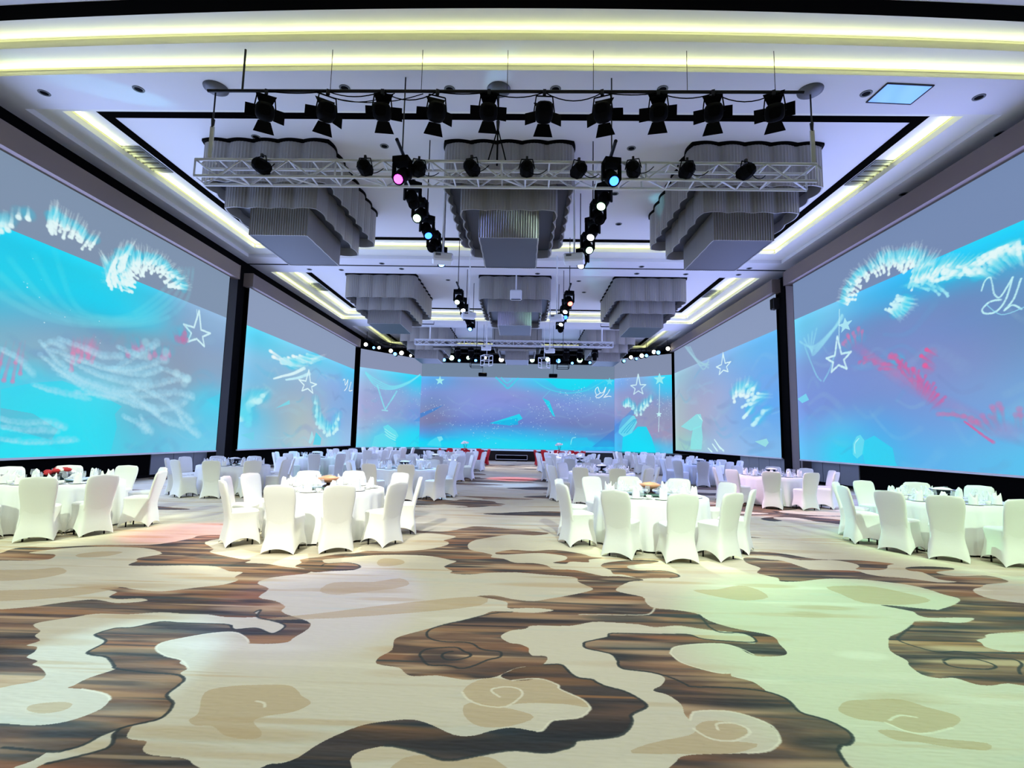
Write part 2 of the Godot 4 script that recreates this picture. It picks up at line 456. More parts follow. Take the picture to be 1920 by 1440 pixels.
	shape("tan", [-590,685,-573,703,-543,703,-545,677,-572,668])
	shape("tan", [104,317,114,324,129,322,133,315,126,306,113,304,105,309])
	shape("tan", [-289,312,-292,318,-279,322,-269,320,-268,313,-277,309])
	shape("tan", [61,290,73,299,97,308,104,313,108,305,133,302,117,293,94,291])
	shape("tan", [-234,466,-185,487,-114,523,-41,550,-39,521,-107,493,-179,473])
	shape("tan", [-30,336,-3,330,10,322,-3,312,-21,310,-32,322])
	line("ink", [-246,449,-256,454,-293,454,-313,455,-326,441,-339,438,-344,426,-340,421,-324,411,-322,392,-314,387,-301,384,-286,372,-280,367,-258,363,-234,361,-224,355,-222,346,-221,334,-210,324,-206,312,-208,306,-216,301,-221,297,-226,290,-228,282,-233,277,-240,275,-268,277])
	line("ink", [-221,297,-220,291,-216,286,-214,279,-224,271,-234,265])
	line("ink", [-245,485,-243,492,-236,473,-216,464,-202,454,-202,440,-207,437,-224,447,-240,443,-248,452])
	line("ink", [173,512,173,471,194,467,200,459,198,448,184,447,156,451,146,460,123,459,81,458,75,449,56,438,53,432,54,425,66,419,73,414,75,402,74,397,77,390,95,386,108,378,115,369,119,366,144,366,164,363,174,355,175,345,175,337,182,332,188,327,192,317,189,309,183,304,179,303,174,297,171,284])
	line("ink", [19,393,31,394,35,387,37,381,42,374,51,372,54,368,59,363,70,357,77,349,81,341,79,336,69,328,68,321,63,311,54,304,34,300,31,296,28,293,20,289,12,288,-3,289,-19,284,-33,279,-41,280,-49,284,-65,289,-71,289])
	line("ink", [-7,505,-24,500,-50,479,-67,466,-77,453,-75,438,-62,430,-40,429,-30,418,-22,415,-14,413,-14,404,-23,398,-32,388,-41,383,-51,387,-65,387,-72,397,-75,405,-72,414,-60,418,-49,419,-42,412,-37,408,-37,403,-46,397,-54,397,-58,403,-56,409,-50,412])
	line("ink", [366,499,337,474,326,463,326,453,339,437,359,440,375,429,389,427,388,419,376,409,369,400])
	line("ink", [330,421,344,427,359,425,364,415,354,408,336,408,327,412,329,419])
	line("ink", [-250,654,-249,668,-225,676,-207,666,-201,653,-206,640])
	line("ink", [145,667,181,676,195,664,196,649,182,641])
	line("pale", [-232,371,-245,383,-261,389,-276,400,-280,412,-268,424,-253,434,-237,437,-222,427,-213,416])
	line("pale", [103,324,106,330,110,334,125,336,137,333,147,325,150,318,148,308,145,303,136,296,123,293])
	line("pale", [102,315,108,306,120,304,132,311,134,317,128,322,118,321,116,314])
	line("pale", [119,420,122,405,132,395,144,388,153,388])
	line("pale", [119,420,126,432,143,439,166,442,177,436,185,421])
	line("pale", [-36,349,-32,341,-23,334,-10,332,-3,337,3,348,1,355,-7,358,-16,355,-17,351,-11,344])
	line("pale", [-4,367,14,371,27,363,28,357,41,345,45,336,44,331,37,323,25,320,20,318,15,309,11,307])
	line("pale", [221,328,227,319,238,318,258,325])
	line("pale", [225,331,236,337,245,335])
	line("pale", [-251,326,-256,331,-266,335,-280,338])
	line("pale", [-162,330,-156,328,-153,323])
	line("pale", [57,503,74,504,115,506,127,512,135,528])

func carpet_material(t: Texture2D) -> StandardMaterial3D:
	var m := flat(Color.WHITE, 0.95)
	m.albedo_texture = t; m.texture_repeat = false
	m.normal_enabled = true; m.normal_texture = mats.pile; m.normal_scale = 0.12
	return m

func build_floor():
	mats.pile = noise_tex(0.25, 9, true, 256)
	trace_carpet()
	var f := struct("floor")
	part("slab", box(Vector3(27.6, 0.2, 53.0), Vector3(-0.4, -0.11, -20.5)), flat(Color(0.35, 0.3, 0.25)), f)
	var near := carpet_material(carpet(-4.6, 2.3, 2048, 512, 222.6, false))
	var mid := carpet_material(carpet(-9.2, 4.6, 2048, 512, 111.3, false))
	var far := carpet_material(carpet(-13.9, -6.0, 1215, 1980, 45.0, true))
	part("carpet", panel(Vector3(-4.6, 0, -4.6), Vector3(9.2, 0, 0), Vector3(0, 0, 2.3)), near, f)
	part("carpet", panel(Vector3(-9.2, 0, -9.2), Vector3(18.4, 0, 0), Vector3(0, 0, 4.6)), mid, f)
	for q in [[-13.9, 13.1, 9.2, 38.0], [-13.9, -9.2, 2.3, 9.2], [9.2, 13.1, 2.3, 9.2], [-9.2, -4.6, 2.3, 4.6], [4.6, 9.2, 2.3, 4.6], [-13.9, 13.1, -6.0, 2.3]]:
		part("carpet", panel(Vector3(q[0], 0, -q[3]), Vector3(q[1] - q[0], 0, 0), Vector3(0, 0, q[3] - q[2]), Vector2((q[0] + 13.9) / 27.0, (38.0 - q[3]) / 44.0), Vector2((q[1] + 13.9) / 27.0, (38.0 - q[2]) / 44.0)), far, f)

# ------------------------------------------------------------------ the pictures thrown on the screens
var canvas: Image
var asp := 1.0
var blank_glow := "8494ac"  # bare screen above the picture: room light painted into its glow
const W := "e8ffff"

func begin(w: int, h: int, top: int, a: float, rows: String):
	asp = a
	canvas = Image.create(w, h, false, Image.FORMAT_RGBA8)
	canvas.fill(Color(blank_glow))
	var rr := rows.split("/")
	var n := rr[0].split(" ").size()
	var g := Image.create(n, rr.size(), false, Image.FORMAT_RGBA8)
	for y in rr.size():
		var c := rr[y].split(" ")
		for x in n: g.set_pixel(x, y, Color(c[x]))
	g.resize(w, h - top, Image.INTERPOLATE_CUBIC)
	canvas.blit_rect(g, Rect2i(0, 0, w, h - top), Vector2i(0, top))
	# faint drifting wisps all over the picture
	for i in 46:
		var p := Vector2(rng.randf() * w, top + 20 + rng.randf() * (h - top))
		var d := Vector2(rng.randf_range(0.06, 0.2) * w, rng.randf_range(-0.08, 0.08) * h)
		var r := h * rng.randf_range(0.012, 0.04)
		var bend := Vector2(0, rng.randf_range(-0.08, 0.08) * h)
		if p.y - absf(d.y) - absf(bend.y) * 2.0 - r < top: continue
		stroke([p.x, p.y, p.x + d.x * 0.5 + bend.x, p.y + d.y * 0.5 + bend.y, p.x + d.x, p.y + d.y], r * 0.5, r, ["a8e4f4", "58c8f0", "7c92cc", "c0ecf4"][rng.randi() % 4], 0.07)

# a chain of overlapping translucent beads that swell along the path
func beads(a: Array, r0: float, r1: float, col: String, al: float):
	var p := smooth(a, false, 14)
	var want := 0.0
	var n := p.size()
	for i in n - 1:
		want -= Vector2((p[i + 1].x - p[i].x) / asp, p[i + 1].y - p[i].y).length()
		if want > 0.0: continue
		var r := lerpf(r0, r1, float(i) / n)
		dot(p[i] + Vector2(rng.randf_range(-r, r) * 0.2, rng.randf_range(-r, r) * 0.2), r * rng.randf_range(0.85, 1.15), col, al * rng.randf_range(0.6, 1.0))
		want = r * 0.95

func dot(p: Vector2, r: float, col: String, al: float):
	put(canvas, p.x, p.y, stamp(r * asp, r, col, al))

func stroke(a: Array, r0: float, r1: float, col: String, al: float):
	var p := smooth(a, false, 12)
	var n := p.size()
	var last := Vector2(-99, -99)
	for i in n - 1:
		var d := p[i].distance_to(p[i + 1])
		var r := lerpf(r0, r1, float(i) / n)
		var m := maxi(1, ceili(d / maxf(0.8, r * 0.7)))
		for j in m:
			var q := p[i].lerp(p[i + 1], float(j) / m)
			if q.distance_to(last) < maxf(0.6, r * 0.5): continue
			last = q
			dot(q, r, col, al * 0.6)

func poly(a: Array, col: String, al: float):
	var c := Color(col); c.a = al
	var row := Image.create(canvas.get_width(), 1, false, Image.FORMAT_RGBA8); row.fill(c)
	var p := PackedVector2Array()
	for i in range(0, a.size(), 2): p.append(Vector2(a[i], a[i + 1]))
	fill(canvas, p, row, true)

func feather(from: Vector2, v: Vector2, r: float, col: String, al: float):
	var l := Vector2(v.x / asp, v.y).length()
	var n := maxi(3, ceili(l / maxf(1.0, r * 0.55)))
	dot(from + v * 0.55, r * 3.2, "2fd4f4" if col != "f05c9c" and not col.begins_with("e") or col == W else col, al * 0.22)
	for j in n:
		var t := float(j) / n
		dot(from + v * t, r * (0.5 + 0.55 * t), col, al * (0.10 + 0.45 * t * t))
	dot(from + v, r * 1.25, col, al)

func plume(a: Array, vx: float, vy: float, n: int, r: float, col: String, al: float, fan: float):
	var p := smooth(a, false, 8)
	for i in n:
		var t := (i + 0.5) / n
		var q := p[int(t * (p.size() - 1))] + Vector2(rng.randf_range(-r, r) * 1.5, rng.randf_range(-r, r) * 1.5)
		feather(q, Vector2(vx, vy).rotated((t - 0.5) * fan * 2.0 + rng.randf_range(-0.09, 0.09)) * rng.randf_range(0.6, 1.1), r * rng.randf_range(0.8, 1.1), col, al)

func plume_to(a: Array, cx: int, cy: int, ln: float, n: int, r: float, col: String, al: float):
	var p := smooth(a, false, 8)
	for i in n:
		var q := p[int((i + 0.5) / n * (p.size() - 1))] + Vector2(rng.randf_range(-r, r) * 1.5, rng.randf_range(-r, r) * 1.5)
		var d := Vector2((cx - q.x) / asp, cy - q.y).normalized().rotated(rng.randf_range(-0.25, 0.25)) * ln * rng.randf_range(0.5, 1.05)
		feather(q, Vector2(d.x * asp, d.y), r * rng.randf_range(0.75, 1.1), col, al)

func star(cx: int, cy: int, rx: float, ry: float, w: float, col: String, al: float):
	var p := []
	for k in 10:
		var t := -PI / 2 + TAU * k / 10
		var g := 1.0 if k % 2 == 0 else 0.42
		if k == 0 and w > 0.0: g = 1.7
		p.append(cx + cos(t) * rx * g); p.append(cy + sin(t) * ry * g)
	if w <= 0.0:
		poly(p, col, al)
		return
	for k in 10:
		var j := (k + 1) % 10
		stroke([p[k * 2], p[k * 2 + 1], p[j * 2], p[j * 2 + 1]], w, w, col, al)

func sparkle(a: Array, n: int, spread: float):
	var p := smooth(a, false, 10)
	for i in n:
		var q := p[rng.randi() % p.size()] + Vector2(rng.randfn(0, spread * asp), rng.randfn(0, spread))
		dot(q, [0.8, 1.1, 1.5][rng.randi() % 3], "dcf4ff", [0.5, 0.8, 1.0][rng.randi() % 3])

func picture_left_near() -> ImageTexture:
	blank_glow = "8094ae"
	begin(1024, 704, 171, 1.31, "19cdee 10d0ee 22d2ee 3bc8e8 7fb0d4 8fb4d8/20d4f0 1cd0ee 18cff0 4ac8e6 86a6c6 88a8cc/50c0de 6ab4d4 78a8c4 86a2bc 8aa0bc 8ca6c4/7ab8d0 86b4cc 88b0cc 80b4d0 8ca4bc 80b0d0/48d4ee 58d0ea 70d2ea 84b8d0 84b4d0 58d0ee/60c8e4 40dcf0 48dcf0 6cbcd8 7cc0dc 60ccec/28e0f6 28e4f8 38e0f4 5cc8e4 6cc8e8 70d0ee")
	stroke([260,179,322,288,389,315,525,281,665,155,725,60], 11.3, 8.1, "8ceefa", 0.13)
	stroke([208,209,295,304,390,322,551,280,689,159,741,55], 11.5, 8.2, "8ceefa", 0.13)
	stroke([152,240,266,320,391,329,582,277,718,162,760,48], 11.7, 8.4, "8ceefa", 0.13)
	stroke([108,266,242,335,392,337,610,276,743,166,777,42], 11.9, 8.5, "8ceefa", 0.13)
	stroke([61,292,214,350,393,344,643,274,774,169,797,35], 12.2, 8.7, "8ceefa", 0.13)
	poly([170,545,244,522,323,508,426,528,532,562,507,586,520,623,505,705,309,699,328,635,254,597,175,588], "20e4fa", 0.50)
	poly([175,588,254,597,328,635,312,662,180,631], "7aa4c4", 0.35)
	poly([934,512,1023,480,1024,538], "40d8f4", 0.50)
	plume([115,152,124,141,133,134,171,99,178,105], 3.7, 39.0, 9, 6.1, "e8ffff", 0.90, 0.00)
	plume([230,71,249,48,277,59,322,58,350,76,395,80], -12.3, 73.4, 46, 4.1, "e8ffff", 0.85, 0.30)
	plume_to([413,215,416,167,449,120,494,77,539,52,603,45,653,44,714,64,768,85,803,123], 570, 192, 85.8, 120, 5.0, "e8ffff", 0.85)
	plume_to([392,128,421,134,473,73,522,45], 461, 216, 91.7, 60, 4.7, "e8ffff", 0.80)
	star(850, 271, 82.1, 50.8, 4.3, "d8fbff", 0.90)
	stroke([836,184,844,223], 1.4, 1.4, "d8fbff", 0.60)
	plume([157,447,193,428,211,418], -8.8, 87.8, 6, 4.4, "e088b8", 0.55, 0.00)
	plume([341,399,363,378,406,372,435,389], -7.9, 66.5, 10, 5.9, "e08cb8", 0.60, 0.30)
	plume([511,367,551,351,669,354,708,357], 16.8, 47.7, 9, 8.8, "dc84b4", 0.50, 0.50)
	plume([712,291,764,265,784,246], 21.9, 44.2, 6, 11.2, "dc6ca0", 0.45, 0.50)
	beads([252,417,309,462,396,501,554,533,698,575], 7.3, 15.4, "a8e4fa", 0.42)
	beads([255,421,313,467,400,507,559,539,704,582], 3.7, 9.5, "d4f4fc", 0.22)
	beads([283,431,354,441,463,455,598,453,678,425], 7.7, 16.1, "a8e4fa", 0.42)
	beads([286,436,358,446,467,460,603,459,684,431], 3.9, 10.0, "d4f4fc", 0.22)
	beads([301,400,367,409,439,419,517,411], 7.6, 15.9, "a8e4fa", 0.42)
	beads([305,405,371,414,444,425,522,417], 3.8, 9.9, "d4f4fc", 0.22)
	beads([296,478,432,505,550,509,734,458,831,439], 8.1, 17.0, "a8e4fa", 0.42)
	beads([300,483,436,510,555,515,741,464,837,446], 4.1, 10.6, "d4f4fc", 0.22)
	beads([313,490,452,518,596,521,767,497,861,508], 8.3, 17.5, "a8e4fa", 0.42)
	beads([317,495,457,524,601,527,773,504,868,515], 4.2, 10.9, "d4f4fc", 0.22)
	beads([366,533,473,532,600,554,721,556,827,520], 8.3, 17.5, "a8e4fa", 0.42)
	beads([370,539,477,537,605,561,727,562,834,528], 4.2, 10.9, "d4f4fc", 0.22)
	beads([551,517,647,560,713,592,825,616], 8.9, 18.7, "a8e4fa", 0.42)
	beads([557,523,653,567,719,599,832,624], 4.5, 11.6, "d4f4fc", 0.22)
	beads([570,490,691,522,835,578,868,606], 9.5, 20.1, "a8e4fa", 0.42)
	beads([575,496,697,528,841,585,875,613], 4.8, 12.5, "d4f4fc", 0.22)
	beads([491,451,599,376,666,337], 8.4, 17.7, "a8e4fa", 0.42)
	beads([496,456,605,382,672,343], 4.2, 11.0, "d4f4fc", 0.22)
	beads([463,455,563,441,699,389], 8.2, 17.2, "a8e4fa", 0.42)
	beads([467,460,568,447,705,395], 4.1, 10.7, "d4f4fc", 0.22)
	beads([178,613,230,620,299,615,346,627], 6.8, 14.2, "a8e4fa", 0.42)
	beads([181,618,233,625,302,620,350,633], 3.4, 8.8, "d4f4fc", 0.22)
	beads([184,658,262,666,399,658], 6.6, 13.8, "a8e4fa", 0.42)
	beads([187,663,266,671,403,664], 3.3, 8.5, "d4f4fc", 0.22)
	beads([180,631,245,637,332,636], 6.5, 13.6, "a8e4fa", 0.42)
	beads([184,636,249,643,335,641], 3.2, 8.4, "d4f4fc", 0.22)
	beads([493,386,557,395,602,398], 8.2, 17.2, "a8e4fa", 0.42)
	beads([498,392,562,401,608,404], 4.1, 10.7, "d4f4fc", 0.22)
	beads([609,588,631,612,670,641], 8.5, 17.8, "a8e4fa", 0.42)
	beads([614,594,636,619,676,648], 4.3, 11.1, "d4f4fc", 0.22)
	beads([260,422,288,410,328,423], 6.8, 14.3, "a8e4fa", 0.42)
	beads([263,427,291,415,332,429], 3.4, 8.9, "d4f4fc", 0.22)
	beads([256,450,328,488,417,529,503,537], 7.4, 15.6, "a8e4fa", 0.42)
	beads([260,455,332,493,421,534,507,543], 3.7, 9.7, "d4f4fc", 0.22)
	beads([323,446,428,475,537,485,636,479], 8.1, 16.9, "a8e4fa", 0.42)
	beads([327,451,432,480,542,491,642,486], 4.0, 10.5, "d4f4fc", 0.22)
	beads([158,453,197,466,241,499], 6.3, 13.2, "a8e4fa", 0.42)
	beads([161,458,200,471,245,504], 3.2, 8.2, "d4f4fc", 0.22)
	beads([678,425,758,432,823,447], 9.2, 19.4, "a8e4fa", 0.42)
	beads([684,431,765,439,830,454], 4.6, 12.0, "d4f4fc", 0.22)
	beads([540,591,612,613,646,638], 8.4, 17.6, "a8e4fa", 0.42)
	beads([545,597,618,619,651,644], 4.2, 10.9, "d4f4fc", 0.22)
	beads([775,562,840,616,910,644], 9.6, 20.1, "a8e4fa", 0.42)
	beads([782,569,847,623,918,652], 4.8, 12.5, "d4f4fc", 0.22)
	beads([245,525,319,538,419,544], 6.9, 14.5, "a8e4fa", 0.42)
	beads([248,530,323,543,423,549], 3.5, 9.0, "d4f4fc", 0.22)
	stroke([601,353,595,358], 16.8, 18.5, "c4f0fa", 0.60)
	stroke([822,444,814,448], 19.0, 20.9, "c4f0fa", 0.60)
	stroke([614,396,607,400], 16.9, 18.6, "c4f0fa", 0.60)
	stroke([758,432,751,437], 18.3, 20.2, "c4f0fa", 0.60)
	stroke([696,368,689,373], 17.8, 19.5, "c4f0fa", 0.60)
	stroke([804,461,796,466], 18.8, 20.7, "c4f0fa", 0.60)
	sparkle([164,306,310,348,574,355], 14, 49.7)
	return ImageTexture.create_from_image(canvas)

func picture_left_far() -> ImageTexture:
	blank_glow = "8c9cba"
	begin(896, 448, 106, 2.27, "5cd0f0 74d0ee 78c8ec 70ccf0 70c8f0 5cc8f4/84c4e6 88bee0 94c0dc 8cbce6 88b4e8 78b4e8/7cc0e4 90b8d4 98b4d0 94b4d8 8cb0e0 80b0e4/88c0dc 9cb8cc a4bcc8 a0b8d0 88b4e4 88b0e0/70c8e8 94bcd0 acc0c4 a8bcd0 80b8ec 90b8e4/80d0f0 98c4d8 b0c8d0 b0c8d8 8cd0ec 98c4ec")
	plume([570,99,510,117,442,148,379,173,319,190], -188.7, 17.3, 26, 6.1, "f4ffff", 0.90, 0.15)
	stroke([379,173,300,202,228,220,168,236], 6.8, 2.5, "e0fcff", 0.80)
	stroke([425,186,342,211,247,230], 7.2, 2.7, "c8f6ff", 0.70)
	plume([20,291,60,276,118,266,151,278], -38.6, 56.4, 10, 7.9, "c8f8fc", 0.75, 0.50)
	plume([11,321,39,326,60,340], -7.6, 41.4, 5, 8.9, "70e4f8", 0.60, 0.40)
	plume([491,253,517,295,551,323,607,348,664,354,707,331,739,303], 0.0, 54.1, 22, 7.1, "d0fafc", 0.80, 0.10)
	star(417, 228, 78.3, 32.1, 2.5, "e0fcff", 0.85)
	poly([191,326,283,293,288,306], "78e0f0", 0.80)
	poly([10,409,80,400,80,425], "70d8ee", 0.70)
	poly([474,391,496,415,471,438,452,434], "a8f0f8", 0.70)
	poly([512,395,566,419,559,443,491,442], "48d8f0", 0.80)
	stroke([763,171,781,165,791,189,820,162], 1.8, 1.8, "f4ffff", 0.90)
	stroke([820,162,812,196,782,215], 1.8, 1.8, "f4ffff", 0.90)
	stroke([862,167,841,207,882,203], 1.9, 1.9, "f4ffff", 0.90)
	return ImageTexture.create_from_image(canvas)

func picture_right_far() -> ImageTexture:
	blank_glow = "8a9abc"
	begin(896, 448, 100, 2.31, "9cc4d8 98b8d4 90b0dc 88b4e8 74b8ee 64b8f4/a4bcd0 98b0d0 98acd4 90b0e0 7cb0ea 6cb0f0/a8bcc8 a4b0cc a4acd0 9cb0dc 84b0e8 70acf0/acbcc8 a8b0c8 a8b0d0 98b0dc 7cb0ec 64acf4/acc0c4 a0b8cc a0b0d0 98b4e0 80b4ec 70b0f0/a0ccc8 98d0d0 9cc0dc a0bce4 90bcec 80bcf0")
	poly([76,345,267,301,314,302,334,331,322,351,202,366], "8ce8ec", 0.85)
	poly([228,356,322,345,331,392,317,439,192,440,201,403], "8cecec", 0.80)
	poly([279,300,324,319,340,332,301,318], "b8f6f6", 0.90)
	plume([599,217,651,209,707,209,748,221,773,240], -20.8, 48.6, 16, 6.0, "e8ffff", 0.85, 0.60)
	plume([754,290,787,277,834,274,876,285], -98.9, 19.6, 10, 5.4, "d8fcff", 0.80, 0.30)
	plume([768,323,831,319,860,313], -58.3, 25.4, 6, 6.0, "c8f8ff", 0.70, 0.30)
	star(538, 150, 63.8, 27.7, 2.2, "e0fcff", 0.85)
	stroke([537,98,540,121], 1.1, 1.1, "e0fcff", 0.70)
	poly([749,406,819,397,831,409,812,421], "a0ece8", 0.80)
	stroke([444,400,499,434], 1.8, 4.4, "d8ffff", 0.80)
	stroke([424,416,471,442], 1.9, 4.5, "d8ffff", 0.80)
	stroke([481,423,525,440], 1.8, 4.4, "d8ffff", 0.80)
	stroke([382,432,422,447], 1.9, 4.6, "d8ffff", 0.80)
	stroke([149,5,243,63,409,136], 4.4, 4.4, "a8d8e8", 0.30)
	stroke([169,9,279,86,410,124], 4.3, 4.3, "a8d8e8", 0.30)
	stroke([188,13,313,109,411,112], 4.2, 4.2, "a8d8e8", 0.30)
	stroke([208,16,345,130,411,100], 4.1, 4.1, "a8d8e8", 0.30)
	return ImageTexture.create_from_image(canvas)

func picture_right_near() -> ImageTexture:
	blank_glow = "768cb4"
	begin(1024, 704, 149, 1.31, "6cc8ee 70c4ee 4cb8ee 30b8f0 20c8f4 18ccf6/74b8e8 6f9fd8 6c94cc 6c94cc 6494c8 5ca0d0/7a9cd8 7894d4 7890cc 7890cc 7090c8 6890c0/7a98dc 7894d8 7c94d4 8494d0 7c94cc 7098c8/7898e0 7498dc 7498d8 7c98d8 7ca0d8 74a8dc/6cacec 5cbcf0 58acec 6ca4e4 74a8e4 70b4e8/5cc0f4 30d4f8 40c0f4 5cb4f0 60bcf0 58c8f4")
	stroke([30,243,117,280,233,244,295,202], 5.7, 5.7, "a0e8fa", 0.35)
	stroke([61,236,117,288,246,240,295,202], 5.6, 5.6, "a0e8fa", 0.35)
	stroke([90,229,116,296,258,235,295,202], 5.6, 5.6, "a0e8fa", 0.35)
	stroke([118,223,116,304,270,230,295,202], 5.6, 5.6, "a0e8fa", 0.35)
	stroke([146,217,115,312,282,225,295,202], 5.5, 5.5, "a0e8fa", 0.35)
	stroke([65,270,127,383,161,416], 5.0, 4.0, "90dcf4", 0.45)
	stroke([173,418,217,375,258,306], 4.7, 3.8, "90dcf4", 0.45)
	plume_to([270,149,287,116,318,88,361,65,426,53,485,47,519,50,570,70,608,79,636,87,669,116,702,132], 555, 244, 74.0, 120, 4.8, "e8ffff", 0.85)
	plume([621,149,667,150,709,152,747,163,797,185,838,188,888,189,912,192], -51.1, 32.2, 110, 4.6, "e8ffff", 0.75, 0.50)
	plume([720,212,780,219,833,250,884,242,913,247], -39.2, -31.9, 60, 5.2, "e8ffff", 0.70, 0.70)
	plume_to([605,235,617,254,597,268,572,280,552,283], 483, 208, 62.8, 40, 4.8, "d0faff", 0.80)
	plume([560,183,618,194,679,206], 53.6, 35.2, 14, 4.4, "a8f0fc", 0.70, 0.40)
	star(308, 242, 39.9, 27.1, 0.0, "b8f4fc", 0.85)
	star(263, 352, 71.3, 47.8, 4.4, "d4fbff", 0.90)
	stroke([282,180,271,290], 2.2, 2.2, "c8f8ff", 0.70)
	plume([326,337,353,324,379,320], -17.4, -47.5, 8, 7.0, "dc78b0", 0.50, 0.60)
	plume([437,365,541,422,562,409,595,474,628,507], -65.3, -37.6, 30, 6.1, "dc6aa8", 0.42, 0.70)
	plume([540,437,593,496,618,520,633,550], 21.7, -47.1, 22, 4.3, "e060a4", 0.45, 0.70)
	plume([650,452,664,389], -38.9, -26.4, 3, 6.3, "f05c9c", 0.80, 0.00)
	plume([707,554,763,583,801,615,828,597,875,610], -31.7, -35.9, 24, 6.2, "d47cb4", 0.38, 0.90)
	stroke([734,582,787,621,806,633], 2.5, 5.0, "f05c9c", 0.60)
	stroke([329,302,478,413,593,489,707,547,803,597,880,616], 21.4, 29.5, "c878b8", 0.16)
	stroke([390,348,558,455,636,514], 15.1, 18.1, "d878b4", 0.20)
	poly([313,676,316,641,336,617,354,612,372,630,364,671,333,689], "70e8f8", 0.75)
	poly([372,630,417,615,491,652,498,691,516,719,373,711,359,671], "28dcf8", 0.75)
	stroke([324,672,326,641,348,623], 1.7, 1.7, "c8fcff", 0.80)
	poly([-1,468,59,452,78,478,31,487], "78e4f8", 0.80)
	stroke([806,274,816,254,830,249,834,269,837,292,851,301,882,266], 2.0, 2.2, "c8fcff", 0.85)
	stroke([882,266,863,310,839,332,812,331,804,319,825,306,853,309], 2.3, 2.3, "c8fcff", 0.85)
	stroke([900,275,880,315,856,336,876,328,896,343], 2.2, 2.2, "c8fcff", 0.85)
	stroke([814,309,850,343,905,339], 1.2, 1.2, "9ce8fc", 0.60)
	return ImageTexture.create_from_image(canvas)

func picture_stage() -> ImageTexture:
	blank_glow = "74879f"
	begin(896, 384, 64, 1.03, "60a8e8 7c9cd8 84a0d8 68b8ec 40c8f4 20d8fa 28d0f6/7c98d8 849cdc 8898dc 889cdc 74a4e0 64ace4 6cb0e8/7890c8 8498dc 8898e0 8494dc 8094d8 7c98dc 80a0d8/7c88b8 8094d8 7c94dc 7490d8 7890d0 7890d0 8090cc/7880b0 6c88d0 6488d4 6488d4 6c88cc 7084c0 7488c0/5898d8 48b0ec 40b8f0 38b8f0 48b0e8 50a4e0 6090d0/10d0fa 18d8fc 20e0fc 20e0fc 18d8fc 18d0fa 28b8f4")
	star(87, 83, 22.4, 21.9, 0.0, "a8f4f4", 0.95)
	poly([576,65,813,64,769,101,707,117,633,108], "08e4fa", 0.75)
	stroke([522,71,584,109,671,129,757,118,818,90,862,63], 2.9, 2.9, "50d8f4", 0.70)
	stroke([7,379,36,368,66,377], 17.1, 21.4, "20dcfa", 0.50)
	stroke([81,377,110,367,140,376], 13.3, 16.6, "20dcfa", 0.50)
	stroke([154,376,184,366,213,375], 20.9, 26.1, "20dcfa", 0.50)
	stroke([240,374,269,364,299,373], 17.1, 21.3, "20dcfa", 0.50)
	stroke([326,372,355,362,385,371], 24.6, 30.8, "20dcfa", 0.50)
	stroke([412,371,441,361,470,370], 22.7, 28.4, "20dcfa", 0.50)
	stroke([497,369,526,359,556,368], 26.5, 33.1, "20dcfa", 0.50)
	stroke([570,368,599,358,629,366], 18.9, 23.6, "20dcfa", 0.50)
	stroke([656,366,685,356,714,365], 15.1, 18.9, "20dcfa", 0.50)
	stroke([741,364,770,354,799,363], 17.0, 21.2, "20dcfa", 0.50)
	stroke([826,363,855,353,884,361], 18.9, 23.6, "20dcfa", 0.50)
	stroke([348,64,386,98,404,112,423,97,452,65], 4.8, 4.8, "40dcf0", 0.70)
	stroke([373,64,401,88,428,66], 3.4, 3.4, "50e0f4", 0.70)
	poly([321,272,460,227,475,248,415,280], "18e0f8", 0.90)
	poly([321,272,451,246,456,275,415,280], "10b8ec", 0.80)
	poly([565,153,597,167,625,238,613,231], "18dcf4", 0.90)
	stroke([567,153,601,118], 1.2, 1.2, "70d8f0", 0.60)
	poly([1,233,109,192,67,220,2,254], "3884dc", 0.70)
	sparkle([27,148,80,219,181,277,280,288,354,310], 110, 33.9)
	sparkle([476,260,573,222,671,185,769,147,843,182], 130, 38.2)
	sparkle([671,136,744,140], 40, 14.5)
	sparkle([328,251,745,255], 60, 47.9)
	poly([36,376,50,356,79,339,99,353,105,381], "50e4fa", 0.70)
	poly([82,337,104,334,112,348,95,358], "a0f4fc", 0.70)
	poly([692,370,716,332,770,326,794,363], "28c8f4", 0.70)
	stroke([697,358,704,332,721,327], 2.4, 2.4, "a0f4fc", 0.70)
	poly([794,368,896,288,896,366], "2f78d8", 0.40)
	stroke([813,134,808,115,820,100,828,122,843,124,857,99], 1.9, 2.2, "f4ffff", 0.95)
	stroke([857,99,845,133,823,148,811,141,833,126], 2.2, 2.2, "f4ffff", 0.95)
	stroke([875,109,865,128,848,145,870,140,882,142], 2.2, 2.2, "f4ffff", 0.95)
	star(874, 74, 19.7, 19.4, 0.0, "70e4f8", 0.85)
	return ImageTexture.create_from_image(canvas)

